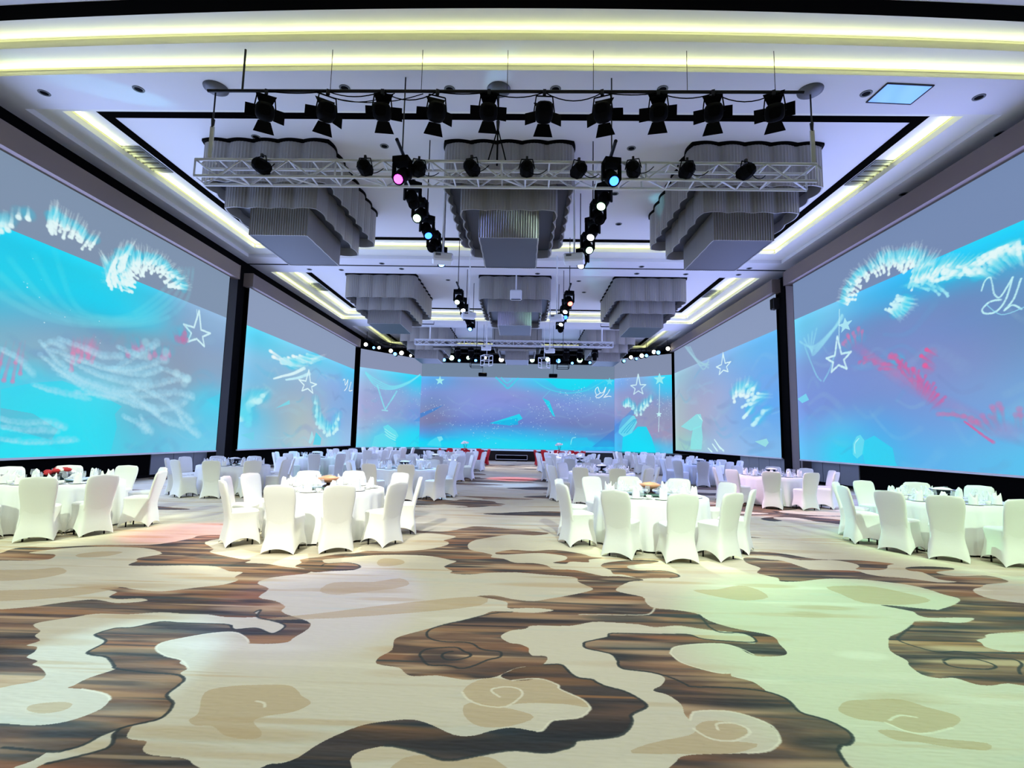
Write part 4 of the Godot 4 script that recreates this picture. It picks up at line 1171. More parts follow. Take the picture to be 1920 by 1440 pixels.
func build_rigging():
	# the pipe with ten barn-door lights
	var pipe := thing("lighting_pipe", "thin black pipe across the hall carrying ten barn door lights", "lighting pipe", Vector3(-0.6, 8.86, -9.9))
	part("pipe", tube(Vector3(-6.2, 0, 0), Vector3(6.3, 0.03, 0), 0.035, 10), mats.black_metal, pipe)
	var tops := [-6.06, -4.18, -2.25, -0.44, 1.36, 3.31, 5.12]
	for i in tops.size():
		part("hanging_rod", tube(Vector3(tops[i] + 0.6, 0, 0), Vector3(tops[i] + 0.6, 0.95, 0), 0.022 if i == 0 else 0.007, 6), mats.black_metal, pipe)
	var s := st()
	var fx := [-5.54, -4.23, -3.06, -1.91, -0.82, 0.34, 1.55, 2.71, 3.84, 5.09]
	for i in 9: sag(s, Vector3(fx[i] + 0.6, -0.02, 0.03), Vector3(fx[i + 1] + 0.6, -0.02, 0.03), 0.05 + 0.07 * (i * 7 % 3), 0.012)
	sag(s, Vector3(-3.9, -0.03, 0.02), Vector3(-1.6, -0.06, 0.02), 0.22, 0.010); sag(s, Vector3(-3.4, -0.2, 0.03), Vector3(-2.2, -0.05, 0.02), 0.12, 0.010)
	part("cable", done(s), mats.black, pipe)
	var nth := ["leftmost", "second", "third", "fourth", "fifth", "sixth", "seventh", "eighth", "ninth", "rightmost"]
	for i in 10:
		var yaw: float = [0.5, 0.6, 0.12, 0.35, 0.1, 0.05, -0.35, -0.2, -0.3, -0.45][i]
		fresnel("black barn door stage light, %s of the ten along the pipe" % nth[i], Vector3(fx[i], 8.40 + 0.004 * i, -9.9), yaw, [0.35, 0.1, 0.45, 0.2, 0.5, 0.0, 0.15, 0.5, 0.4, 0.55][i])
	# the front truss with its hoists and par cans
	truss("box_truss", "long silver box truss hung before the nearest chandeliers", Vector3(-0.58, 7.55, -11.0), 14.25, 0.40, 0.42, 26)
	var cans := [-6.08, -3.69, -2.45, -1.26, 0.0, 1.18, 2.39, 3.6, 4.92]
	for i in 9:
		var o := thing("par_can", "black par can on the front box truss, %s from the left end" % ["first", "second", "third", "fourth", "fifth", "sixth", "seventh", "eighth", "last"][i], "stage light", Vector3(cans[i], 7.73 - 0.02 * (i % 3), -10.86), 0.3 * (i % 3 - 1), "par cans along the front truss")
		var c := st()
		var rings := []
		for q in [[0.07, 0.20], [0.14, 0.14], [0.165, 0.02], [0.165, -0.16], [0.15, -0.20]]:
			var r := PackedVector3Array()
			for j in 10:
				var t := TAU * j / 10 + 0.3
				r.append(Vector3(cos(t) * q[0], sin(t) * q[0], q[1]))
			rings.append(r)
		loft(c, rings, true, true, -1)
		part("can", done(c), mats.black, o)
		c = st()
		for x in [-0.18, 0.18]: add_tube(c, Vector3(x, 0, 0), Vector3(x * 0.7, 0.22, 0), 0.012, 6)
		add_tube(c, Vector3(-0.13, 0.22, 0), Vector3(0.13, 0.22, 0), 0.012, 6)
		part("yoke", done(c), mats.black, o)
		part("clamp", box(Vector3(0.05, 0.09, 0.06), Vector3(0, 0.25, -0.02)), mats.black_metal, o)
		c = st(); sag(c, Vector3(0.02, -0.12, 0.12), Vector3(0.45, -0.05, 0.05), 0.10, 0.01)
		part("cable", done(c), mats.black, o)
	var names := ["left end", "middle", "right end"]
	for i in 3:
		var x: float = [-7.42, -0.69, 6.53][i]
		var o := thing("chain_hoist", "round ceiling plate and chain hoist holding the %s of the front truss" % names[i], "chain hoist", Vector3(x, H0, -11.08))
		part("ceiling_plate", lathe([Vector2(0, -0.10), Vector2(0.16, -0.10), Vector2(0.27, -0.03), Vector2(0.28, 0), Vector2(0, 0)], 24), mats.grey_plastic, o)
		part("rod", tube(Vector3(0, -0.1, 0), Vector3(0, -0.86, 0), 0.018, 8), mats.black_metal, o)
		part("hook", tube(Vector3(0, -0.80, 0), Vector3(0, -1.0, 0), 0.045, 8, 0.03), mats.black_metal, o)
		var c := st()
		if i == 1:
			for q in [-0.22, 0.22]: add_tube(c, Vector3(0, -0.98, 0), Vector3(q, -1.86, 0.05), 0.016, 6)
			add_tube(c, Vector3(0, -0.9, 0), Vector3(0, -1.9, 0.02), 0.022, 6)
		else:
			add_box(c, Vector3(0, -1.38, 0), Vector3(0.09, 0.80, 0.04)); add_tube(c, Vector3(0, -1.75, 0), Vector3(-0.16, -1.90, 0), 0.03, 6); add_tube(c, Vector3(0, -1.75, 0), Vector3(0.16, -1.90, 0), 0.03, 6)
		part("sling", done(c), mats.black if i == 1 else mats.sling, o)
	# the pipes that run down the hall with moving heads under them
	var sides := [["left", -2.80, 1.0], ["right", 1.88, -1.0]]
	var magenta := Color(1.0, 0.22, 0.95)
	var green := Color(0.72, 1.0, 0.80)
	var blue := Color(0.15, 0.35, 1.0)
	var white := Color(0.93, 0.97, 1.0)
	for sd in sides:
		var x: float = sd[1]
		for run in 2:
			var d0: float = [10.2, 20.2][run]
			var d1: float = [17.2, 27.6][run]
			var p := thing("lighting_pipe", "%s of the two black pipes running down the hall, %s length" % [sd[0], ["near", "far"][run]], "lighting pipe", Vector3(x, 7.98, -d0))
			part("pipe", tube(Vector3.ZERO, Vector3(0, 0, d0 - d1), 0.04, 8), mats.black_metal, p)
			for k in 3:
				var z: float = -[0.5, (d1 - d0) * 0.5, d1 - d0 - 0.4][k]
				part("hanging_rod", tube(Vector3(0, 0, z), Vector3(0, 2.15, z), 0.016, 6), mats.black_metal, p)
			var ds: Array = [[10.75, 11.85, 12.75, 13.75, 14.85, 16.1], [20.9, 22.1, 23.3, 24.6, 26.2]][run]
			var colours: Array = [[magenta, null, green, blue, null, Color(0.4, 0.6, 1.0)], [Color(0.85, 1.0, 0.85), white, white, null, Color(0.35, 0.6, 1.0)]][run]
			if x > 0: colours = [[blue, green, null, white, green, white], [Color(1.0, 0.35, 0.3), white, blue, white, null]][run]
			for k in ds.size():
				var col = colours[k]
				var lit: bool = col != null
				var to := Vector3(x + sd[2] * -3.5, 0, -ds[k] + 3.0 - 4.0 * (k % 3))
				moving_head("black moving head, %s from the camera on the %s %s pipe" % [["first", "second", "third", "fourth", "fifth", "sixth"][k], ["near", "far"][run], sd[0]], "moving heads under the two long pipes", Vector3(x, 7.45, -ds[k]), PI + sd[2] * 0.55 * (1 if k % 2 else -0.3), -0.75 - 0.2 * (k % 2), 1.0, col if lit else white, 9.0 if lit else 0.0, 0.0, to)
	build_beams()
	# the back truss over the front of the stage, with six upright heads on a bar
	truss("back_truss", "white box truss across the hall near the stage", Vector3(-0.75, 8.38, -36.4), 14.5, 0.36, 0.36, 24)
	for x in [-6.9, 5.7]:
		var o := thing("truss_hanger", "white drop pole holding the %s end of the truss near the stage" % ("left" if x < 0 else "right"), "drop pole", Vector3(x, 8.74, -36.58))
		part("pole", tube(Vector3.ZERO, Vector3(0, 1.05, 0), 0.05, 8), mats.white_plastic, o)
		part("collar", tube(Vector3.ZERO, Vector3(0, 0.06, 0), 0.09, 10), mats.white_plastic, o)
	var bar := thing("light_bar", "dark bar below the truss near the stage carrying six stage lights", "light bar", Vector3(-0.6, 8.35, -37.4))
	part("bar", tube(Vector3(-6.2, 0, 0), Vector3(6.4, 0, 0), 0.04, 8), mats.black_metal, bar)
	for x in [-4.6, -1.6, 1.6, 4.8]: part("hanger", tube(Vector3(x, 0, 0), Vector3(x, 1.45, 0), 0.02, 6), mats.black_metal, bar)
	var ux := [-4.95, -3.95, -3.05, 3.2, 4.2, 5.3]
	for i in 6:
		moving_head("dark upright stage light, %s of six on the bar before the stage" % ["first", "second", "third", "fourth", "fifth", "sixth"][i], "six stage lights on the bar before the stage", Vector3(ux[i], 7.82, -37.4), 0.0, -1.3, 1.15, white, 0.0, 0.0, Vector3.ZERO)
	# partly hidden catwalk rails near the stage
	for q in [["left", -9.6, -6.4], ["right", 5.4, 9.4]]:
		var o := thing("curtain_rail", "thin dark rail with hooks under the ceiling, %s side before the stage" % q[0], "rail", Vector3(0, 9.6, -35.2))
		part("rail", tube(Vector3(q[1], 0, 0), Vector3(q[2], 0, 0), 0.035, 6), mats.black_metal, o)
		for k in 4: part("hook", tube(Vector3(lerpf(q[1], q[2], k / 3.0), 0, 0), Vector3(lerpf(q[1], q[2], k / 3.0), 0.2, 0), 0.015, 6), mats.black_metal, o)

# beams of the moving heads, spots added at other fittings, and the coloured pools that they make on tables and carpet
func build_beams():
	var b := [
		[Vector3(-5.54, 8.1, -9.8), Vector3(-5.55, 0, -8.5), 7.5, 44.2, Color(1.0, 0.42, 0.62)],  # spot added at the leftmost barn-door light for a pink floor pool
		[Vector3(-2.8, 7.2, -12.5), Vector3(-3.3, 0.8, -8.6), 11.0, 78.2, Color(1.0, 1.0, 0.86)],
		[Vector3(-2.8, 7.2, -13.5), Vector3(-2.0, 0, -5.4), 6.0, 57.8, Color(0.40, 0.35, 1.0)],
		[Vector3(-2.8, 7.2, -15.8), Vector3(-3.4, 0.8, -14.3), 14.0, 68.0, Color(0.55, 0.75, 1.0)],
		[Vector3(1.88, 7.2, -10.5), Vector3(3.6, 0, -4.2), 15.0, 44.0, Color(0.35, 1.0, 0.66)],
		[Vector3(1.88, 7.2, -11.6), Vector3(2.2, 0.8, -8.6), 11.0, 71.4, Color(0.86, 1.0, 0.84)],
		[Vector3(1.88, 7.2, -13.5), Vector3(6.6, 0.4, -13.2), 15.0, 68.0, Color(1.0, 0.82, 0.97)],
		[Vector3(1.88, 7.2, -14.7), Vector3(2.3, 0.8, -14.6), 12.0, 61.2, Color(0.72, 0.70, 1.0)],
		[Vector3(1.88, 7.2, -16.0), Vector3(7.2, 0.8, -8.9), 11.0, 127.5, Color(0.68, 1.0, 0.78)],
		[Vector3(-2.8, 7.2, -16.0), Vector3(-8.0, 0.8, -8.8), 12.0, 127.5, Color(0.96, 1.0, 0.86)],
		[Vector3(-2.8, 7.2, -20.6), Vector3(-0.6, 0, -18.5), 10.0, 68.0, Color(0.6, 0.75, 1.0)],
		[Vector3(1.88, 7.2, -20.6), Vector3(-0.3, 0, -21.0), 9.0, 68.0, Color(1.0, 0.45, 0.5)],
		[Vector3(1.88, 7.2, -23.0), Vector3(6.6, 0.8, -20.4), 12.0, 57.8, Color(0.30, 0.50, 1.0)],
		[Vector3(-2.8, 7.2, -23.0), Vector3(-8.0, 0.8, -20.2), 12.0, 40.8, Color(0.55, 0.9, 0.9)],
		[Vector3(-2.8, 7.2, -24.3), Vector3(-3.3, 0.8, -20.2), 11.0, 68.0, Color(0.9, 1.0, 0.95)],
		[Vector3(1.88, 7.2, -26.0), Vector3(2.3, 0.8, -25.6), 11.0, 68.0, Color(0.9, 0.9, 1.0)],
		[Vector3(-5.0, 7.6, -37.0), Vector3(-3.4, 0.8, -31.4), 14.0, 61.2, Color(1.0, 0.97, 0.95)],
		[Vector3(4.2, 7.6, -37.0), Vector3(2.2, 0.8, -31.6), 14.0, 61.2, Color(1.0, 0.95, 0.98)],
		[Vector3(-3.0, 7.6, -37.0), Vector3(-0.7, 0, -28.5), 12.0, 68.0, Color(1.0, 0.92, 0.75)],
		[Vector3(-2.8, 7.2, -11.3), Vector3(-3.0, 0, -3.6), 5.0, 102.0, Color(0.62, 0.86, 1.0)],
		[Vector3(-2.8, 7.3, -14.2), Vector3(-1.3, 8.0, -14.9), 12.0, 9.0, Color(0.55, 0.62, 1.0)],
		[Vector3(1.88, 7.3, -14.2), Vector3(0.3, 8.0, -14.9), 12.0, 9.0, Color(0.86, 1.0, 0.95)],
		[Vector3(-2.8, 7.3, -25.8), Vector3(-1.0, 8.1, -27.0), 14.0, 8.0, Color(0.55, 0.6, 1.0)],
		[Vector3(1.88, 7.3, -25.8), Vector3(0.3, 8.1, -27.0), 14.0, 8.0, Color(0.70, 1.0, 0.92)],
		[Vector3(1.47, 7.3, -15.2), Vector3(3.55, 9.79, -24.2), 4.5, 102.0, Color(0.45, 0.95, 1.0)],  # from here on: spots added at the projectors for cyan ceiling spill
		[Vector3(1.47, 7.3, -15.2), Vector3(4.9, 10.1, -17.2), 6.0, 12.0, Color(0.45, 0.9, 1.0)],
		[Vector3(-2.52, 7.3, -14.5), Vector3(-9.99, 9.79, -11.2), 3.2, 44.2, Color(0.45, 0.9, 1.0)],
		[Vector3(-2.52, 7.3, -14.5), Vector3(-0.7, 9.79, -10.7), 3.5, 10.0, Color(0.6, 0.85, 1.0)],
	]
	for q in b: spot("hung_lamp_beam", q[0], q[1], q[2], q[3], q[4], 0.55, 0.08)

# ------------------------------------------------------------------ projectors, cages, hung boxes
func build_projectors():
	var white := Color(0.93, 0.97, 1.0)
	var w := [
		[-2.52, 7.05, 14.9, 0.2, "left of the aisle under the nearest chandeliers"], [1.47, 7.05, 14.8, -0.2, "right of the aisle under the nearest chandeliers"],
		[-2.48, 7.05, 22.1, 0.25, "left of the aisle between two chandelier rows"], [1.45, 7.05, 22.3, -0.25, "right of the aisle between two chandelier rows"],
		[-2.36, 7.26, 31.4, 0.1, "left of the aisle close to the back truss"], [1.6, 7.05, 30.8, -0.15, "right of the aisle close to the back truss"]]
	for q in w:
		var o := thing("projector", "white ceiling projector on a long pole, " + q[4], "projector", Vector3(q[0], q[1], -q[2]), q[3], "white projectors on long poles")
		part("body", bevel_box(Vector3(0.62, 0.25, 0.48), 0.04), mats.white_plastic, o)
		part("lens", tube(Vector3(0.15, 0, -0.22), Vector3(0.15, 0, -0.28), 0.07, 14), mats.black, o)
		part("port_panel", box(Vector3(0.16, 0.07, 0.01), Vector3(-0.14, 0.05, 0.243)), mats.grey_plastic, o)
		part("vent", box(Vector3(0.01, 0.10, 0.22), Vector3(0.311, 0, -0.05)), mats.grey_plastic, o)
		part("pole", tube(Vector3(0, 0.10, 0), Vector3(0, 10.14 - q[1], 0), 0.03, 10), mats.white_plastic, o)
		part("collar", tube(Vector3(0, 0.10, 0), Vector3(0, 0.22, 0), 0.06, 10, 0.035), mats.white_plastic, o)
	var d := thing("projector", "small pale projector seen end on, on a short pole before the middle chandelier", "projector", Vector3(-0.44, 8.9, -25.15))
	part("body", bevel_box(Vector3(0.60, 0.50, 0.30), 0.05), mats.white_plastic, d)
	part("pole", tube(Vector3(0, 0.25, 0), Vector3(0, 1.24, 0), 0.035, 10), mats.white_plastic, d)
	part("foot_bar", box(Vector3(0.5, 0.02, 0.05), Vector3(0, -0.26, 0.12)), mats.black, d)
	for q in [[-2.28, "left", 30.2], [1.3, "right", 30.8]]:
		var o := thing("lamp_cage", "white open lamp cage hanging %s of the aisle below a projector" % q[0 + 1], "lamp cage", Vector3(q[0], 6.1, -q[2] - 0.8), 0.5 if q[0] < 0 else -0.4)
		cage(o, 0.56, 0.62, mats.white_plastic)
		part("drop_pole", tube(Vector3(0, 0.62, 0), Vector3(0, 4.0, 0), 0.016, 6), mats.white_plastic, o)
	for q in [[-3.3, "left"], [2.75, "right"]]:
		var o := thing("lamp_cage", "black open lamp cage hanging %s of the aisle, a bright lamp above it" % q[1], "lamp cage", Vector3(q[0], 6.55, -35.0), 0.0)
		cage(o, 0.80, 0.62, mats.black)
		part("drop_pole", tube(Vector3(0, 0.62, 0), Vector3(0, 3.24, 0), 0.02, 6), mats.black, o)
	for q in [[-2.9, "left"], [2.13, "right"]]:
		var o := thing("hung_monitor", "small black box hanging before the stage screen, %s of the middle" % q[1], "hung box", Vector3(q[0], 6.14, -35.9))
		part("box", bevel_box(Vector3(0.60, 0.26, 0.26), 0.04), mats.black, o)
		part("wire", tube(Vector3(0, 0.15, 0), Vector3(0, 3.65, 0), 0.012, 5), mats.black, o)

func cage(o: Node3D, w: float, h: float, m: Material):
	var a := w * 0.5
	for x in [-a, a]:
		for z in [-a, a]: part("upright", box(Vector3(0.035, h, 0.035), Vector3(x, h * 0.5, z)), m, o)
	for y in [0.0, h * 0.5, h]:
		for e in [-a, a]:
			part("rail", box(Vector3(w, 0.03, 0.03), Vector3(0, y, e)), m, o)
			part("rail", box(Vector3(0.03, 0.03, w), Vector3(e, y, 0)), m, o)

# ------------------------------------------------------------------ the bright lamps round the stage
func build_stage_lights():
	var warm := Color(1.0, 0.98, 0.90)
	var mint := Color(0.78, 1.0, 0.82)
	var blue := Color(0.35, 0.62, 1.0)
	# x, height, depth, radius, colour, words
	var l := [
		[-12.33, 8.71, 38.80, 0.147, "w", "bright white stage lamp, first from the left on the left lamp rail", 0.49],
		[-11.92, 8.60, 39.55, 0.100, "b", "bright blue stage lamp, second from the left on the left lamp rail", 0.60],
		[-11.64, 8.69, 40.05, 0.122, "w", "bright white stage lamp, third from the left on the left lamp rail", 0.51],
		[-10.97, 8.64, 41.15, 0.156, "w", "bright white stage lamp, fourth from the left on the left lamp rail", 0.56],
		[-10.71, 8.44, 41.55, 0.144, "b", "bright blue stage lamp, fifth from the left on the left lamp rail", 0.76],
		[-10.32, 8.64, 42.15, 0.177, "w", "bright white stage lamp, sixth from the left on the left lamp rail", 0.56],
		[-9.73, 8.56, 43.00, 0.109, "w", "bright white stage lamp, seventh from the left on the left lamp rail", 0.64],
		[-6.85, 8.27, 43.20, 0.136, "b", "bright blue stage lamp, first from the left on the middle lamp rail", 0.63],
		[-6.21, 8.46, 43.20, 0.209, "g", "bright greenish white stage lamp, second from the left on the middle lamp rail", 0.44],
		[-5.55, 8.24, 43.20, 0.114, "b", "bright blue stage lamp, third from the left on the middle lamp rail", 0.66],
		[-4.77, 8.49, 43.20, 0.155, "g", "bright greenish white stage lamp, fourth from the left on the middle lamp rail", 0.41],
		[-4.12, 8.26, 43.20, 0.114, "b", "bright blue stage lamp, fifth from the left on the middle lamp rail", 0.64],
		[-3.30, 8.51, 43.20, 0.118, "w", "bright white stage lamp, sixth from the left on the middle lamp rail", 0.39],
		[-1.91, 8.39, 43.20, 0.209, "w", "bright white stage lamp, seventh from the left on the middle lamp rail", 0.51],
		[0.75, 8.39, 43.20, 0.191, "g", "bright greenish white stage lamp, eighth from the left on the middle lamp rail", 0.51],
		[2.08, 8.46, 43.20, 0.191, "g", "bright greenish white stage lamp, ninth from the left on the middle lamp rail", 0.44],
		[3.00, 8.34, 43.20, 0.182, "b", "bright blue stage lamp, tenth from the left on the middle lamp rail", 0.56],
		[4.19, 8.17, 43.20, 0.109, "b", "bright blue stage lamp, eleventh from the left on the middle lamp rail", 0.73],
		[4.83, 8.46, 43.20, 0.227, "g", "bright greenish white stage lamp, twelfth from the left on the middle lamp rail", 0.44],
		[5.70, 8.24, 43.20, 0.109, "b", "bright blue stage lamp, thirteenth from the left on the middle lamp rail", 0.66],
		[8.58, 8.40, 43.00, 0.127, "b", "bright blue stage lamp, first from the left on the right lamp rail", 0.90],
		[9.08, 8.66, 42.57, 0.148, "w", "bright white stage lamp, second from the left on the right lamp rail", 0.64],
		[9.46, 8.48, 42.24, 0.098, "b", "bright blue stage lamp, third from the left on the right lamp rail", 0.82],
		[9.83, 8.70, 41.91, 0.168, "w", "bright white stage lamp, fourth from the left on the right lamp rail", 0.60],
		[10.15, 8.66, 41.62, 0.131, "b", "bright blue stage lamp, fifth from the left on the right lamp rail", 0.64],
		[10.65, 8.90, 41.16, 0.165, "w", "bright white stage lamp, sixth from the left on the right lamp rail", 0.40],
		[10.93, 8.81, 40.89, 0.155, "b", "bright blue stage lamp, seventh from the left on the right lamp rail", 0.49],
		[11.54, 9.03, 40.30, 0.161, "w", "bright white stage lamp, eighth from the left on the right lamp rail", 0.27],
	]
	for i in l.size():
		var q: Array = l[i]
		var col: Color = {"w": warm, "g": mint, "b": blue}[q[4]]
		var o := thing("stage_par", q[5], "stage light", Vector3(q[0], q[1], -q[2]), 0, "bright lamps round the top of the stage screens")
		var s := st()
		var k: float = q[3] * 1.35
		var rings := []
		for v in [[k * 0.6, -0.30], [k, -0.22], [k, 0.03], [k * 0.94, 0.03]]:
			var r := PackedVector3Array()
			for j in 12: r.append(Vector3(cos(TAU * j / 12) * v[0], sin(TAU * j / 12) * v[0], v[1]))
			rings.append(r)
		loft(s, rings, true, true)
		part("can", done(s), mats.black, o)
		part("lens", lens_disc(q[3], Vector3(0, 0, 0.032), Basis(Vector3.UP, PI)), glowing(col, 7.0), o)
		part("bracket", tube(Vector3(0, k, -0.1), Vector3(0, q[6], -0.1), 0.02, 6), mats.black, o)
	for q in [["left", Vector2(-12.5, 38.8), Vector2(-9.3, 43.0), 9.2], ["middle", Vector2(-7.4, 43.3), Vector2(7.0, 43.3), 8.9], ["right", Vector2(8.6, 43.0), Vector2(11.7, 40.3), 9.3]]:
		var o := thing("lamp_rail", "dark rail carrying the bright lamps, %s part round the stage" % q[0], "rail", Vector3(q[1].x, q[3], -q[1].y))
		part("rail", tube(Vector3.ZERO, Vector3(q[2].x - q[1].x, 0, q[1].y - q[2].y), 0.06, 8), mats.black_metal, o)
		for t in [0.05, 0.5, 0.95]: part("hanger", tube(Vector3(q[2].x - q[1].x, 0, q[1].y - q[2].y) * t, Vector3(q[2].x - q[1].x, 0, q[1].y - q[2].y) * t + Vector3(0, H0 - q[3], 0), 0.02, 6), mats.black_metal, o)

# ------------------------------------------------------------------ downlights, grilles, access panel in the ceiling
func build_ceiling_fittings():
	var ring := lathe([Vector2(0.0, -0.004), Vector2(0.085, -0.004), Vector2(0.09, -0.016), Vector2(0.125, -0.012), Vector2(0.13, 0.0)], 20)
	var core := lathe([Vector2(0.0, -0.006), Vector2(0.086, -0.006)], 20)
	var y2 := H0 + 0.35
	for q in [[-11.78, 11.28, 0, "first from the left in the ceiling band before the nearest chandeliers"], [-9.33, 11.13, 0, "second from the left in the ceiling band before the nearest chandeliers"], [-4.33, 11.06, 0, "third from the left in the ceiling band before the nearest chandeliers"], [-1.85, 11.08, 0, "fourth from the left in the ceiling band before the nearest chandeliers"], [0.64, 11.06, 0, "fifth from the left in the ceiling band before the nearest chandeliers"], [3.12, 11.04, 0, "sixth from the left in the ceiling band before the nearest chandeliers"], [7.86, 11.16, 0, "seventh from the left in the ceiling band before the nearest chandeliers"], [10.53, 11.27, 0, "eighth from the left in the ceiling band before the nearest chandeliers"], [-13.55, 12.73, 0, "first from the left in the ceiling edge over the near left screen"], [-13.66, 14.18, 0, "second from the left in the ceiling edge over the near left screen"], [-13.58, 15.79, 0, "third from the left in the ceiling edge over the near left screen"], [12.25, 15.96, 0, "first from the left in the ceiling edge over the near right screen"], [12.67, 14.04, 0, "second from the left in the ceiling edge over the near right screen"], [12.31, 12.68, 0, "third from the left in the ceiling edge over the near right screen"], [-6.81, 23.20, 0, "first from the left before the partition rail on the ceiling"], [-1.47, 23.08, 0, "second from the left before the partition rail on the ceiling"], [5.47, 23.20, 0, "third from the left before the partition rail on the ceiling"], [10.50, 23.24, 0, "fourth from the left before the partition rail on the ceiling"], [-10.70, 24.19, 0, "first from the left behind the partition rail on the ceiling"], [-9.11, 24.21, 0, "second from the left behind the partition rail on the ceiling"], [-6.04, 23.93, 0, "third from the left behind the partition rail on the ceiling"], [0.62, 24.40, 0, "fourth from the left behind the partition rail on the ceiling"], [5.47, 24.21, 0, "fifth from the left behind the partition rail on the ceiling"], [7.85, 24.20, 0, "sixth from the left behind the partition rail on the ceiling"], [10.40, 24.18, 0, "seventh from the left behind the partition rail on the ceiling"], [-7.82, 13.61, 1, "first from the left in the nearest lit recess before the chandeliers"], [-4.21, 14.02, 1, "second from the left in the nearest lit recess before the chandeliers"], [-1.21, 13.83, 1, "third from the left in the nearest lit recess before the chandeliers"], [3.04, 14.04, 1, "fourth from the left in the nearest lit recess before the chandeliers"], [5.69, 13.87, 1, "fifth from the left in the nearest lit recess before the chandeliers"], [3.06, 16.80, 1, "first from the left in the nearest lit recess between the chandeliers"], [3.66, 19.28, 1, "second from the left in the nearest lit recess between the chandeliers"], [-4.18, 26.71, 1, "first from the left in the middle lit recess"], [2.90, 26.60, 1, "second from the left in the middle lit recess"], [3.43, 28.68, 1, "third from the left in the middle lit recess"]]:
		var o := thing("downlight", "round downlight, " + q[3], "downlight", Vector3(q[0], H0 if q[2] == 0 else y2, -q[1]), 0, "recessed downlights in the ceiling")
		part("ring", ring, mats.grille, o)
		part("core", core, mats.black, o)
	for q in [[-11.95, 14.85, "left", "nearest"], [10.75, 15.3, "right", "nearest"], [-11.95, 28.3, "left", "middle"], [10.75, 28.6, "right", "middle"]]:
		var o := thing("air_grille", "grey slatted air grille in the %s cove beside the %s chandeliers" % [q[2], q[3]], "air grille", Vector3(q[0], y2 - 0.02, -q[1]))
		part("frame", box(Vector3(0.66, 0.02, 1.5)), mats.grille, o)
		for k in 9: part("slat", box(Vector3(0.56, 0.012, 0.07), Vector3(0, -0.016, -0.62 + k * 0.155)), mats.seam if k % 2 else mats.grille, o)
	var p := thing("access_panel", "glossy framed access panel in the ceiling right of the pipe lights", "ceiling panel", Vector3(8.62, H0 - 0.012, -11.16), 0.06)
	part("panel", box(Vector3(1.05, 0.015, 0.62)), mats.mirror, p)
	for q in [[0, 0.32, 1.1, 0.03], [0, -0.32, 1.1, 0.03], [0.54, 0, 0.03, 0.62], [-0.54, 0, 0.03, 0.62]]:
		part("frame", box(Vector3(q[2], 0.022, q[3]), Vector3(q[0], 0, q[1])), mats.seam, p)

# ------------------------------------------------------------------ tables, chairs, place settings
func build_chair(called: String, cover: Material) -> Node3D:
	var o := thing(called, "", "chair"); o.set_meta("stem", called)
	# skirt: stretched down to four feet, arched between them
	var s := st()
	var rings := []
	var n := 48
	var sec := squarish(14, 7.0)
	for j in 10:
		var t := j / 9.0
		var hw := 0.208 - 0.012 * sin(PI * minf(1.0, t * 1.3)) + 0.045 * t * t
		var hd := 0.215 - 0.012 * sin(PI * minf(1.0, t * 1.3)) + 0.040 * t * t
		var r := PackedVector3Array()
		for q in sec:
			var mid: float = 1.0 - q[1] * q[1]
			var yb := 0.115 * pow(mid, 0.85) + 0.004
			if q[2] == 0: yb *= 0.62
			var pull := 1.0 - 0.09 * t * mid
			r.append(Vector3(q[0].x * hw * pull, lerpf(0.475, yb, t), q[0].y * hd * pull))
		rings.append(r)
	loft(s, rings, false, false)
	part("skirt", done(s), cover, o)
	s = st()
	rings = []
	for q in [[1.0, 0.470], [1.015, 0.482], [0.97, 0.500], [0.80, 0.512], [0.4, 0.518], [0.02, 0.519]]:
		rings.append(rounded(0.208 * q[0], 0.215 * q[0], q[1], n, 5.0))
	loft(s, rings, false, false)
	part("seat", done(s), cover, o)
	s = st()
	rings = []
	for j in 17:
		var t := j / 16.0
		var y := 0.40 + 0.55 * t
		var w := 0.196 + 0.026 * smoothstep(0.15, 0.72, t)
		var th := 0.036
		if t > 0.76:
			var q := (t - 0.76) / 0.24
			w *= pow(maxf(0.0, 1.0 - pow(q, 2.6)), 0.42) * 0.93 + 0.07
			th *= 1.0 - 0.55 * q * q * q
			y = 0.40 + 0.55 * (0.76 + 0.24 * sin(q * PI * 0.5))
		rings.append(rounded(w, th, y, 28, 3.2, 0.169 + 0.098 * t + 0.035 * t * t))
	loft(s, rings, true, true)
	part("backrest", done(s), cover, o)
	var leg := tube(Vector3.ZERO, Vector3(0, 0.40, 0), 0.012, 8)
	for x in [-0.14, 0.14]:
		for z in [-0.145, 0.145]: part("leg", leg, mats.leg, o, Vector3(x, 0, z))
	return o

func cloth_mesh(r0: float, top: float) -> ArrayMesh:
	var s := st()
	var n := 144
	var rings := []
	rings.append_array([ring_at(0.01, top, n), ring_at(r0 * 0.6, top, n), ring_at(r0 * 0.985, top, n)])
	for j in 9:
		var t := j / 8.0
		var r := PackedVector3Array()
		for i in n:
			var a := -TAU * i / n
			var fold := sin(a * 20.0 + 1.3 * sin(a * 3.0)) * 0.6 + sin(a * 33.0 + 2.0 * sin(a * 2.0)) * 0.4
			var q := r0 + 0.008 + 0.025 * t + 0.042 * pow(t, 0.8) * fold
			r.append(Vector3(cos(a) * q, lerpf(top - 0.012, 0.03, t), sin(a) * q))
		rings.append(r)
	loft(s, rings, false, false)
	return done(s)

func ring_at(r: float, y: float, n: int) -> PackedVector3Array:
	var p := PackedVector3Array()
	for i in n: p.append(Vector3(cos(-TAU * i / n) * r, y, sin(-TAU * i / n) * r))
	return p

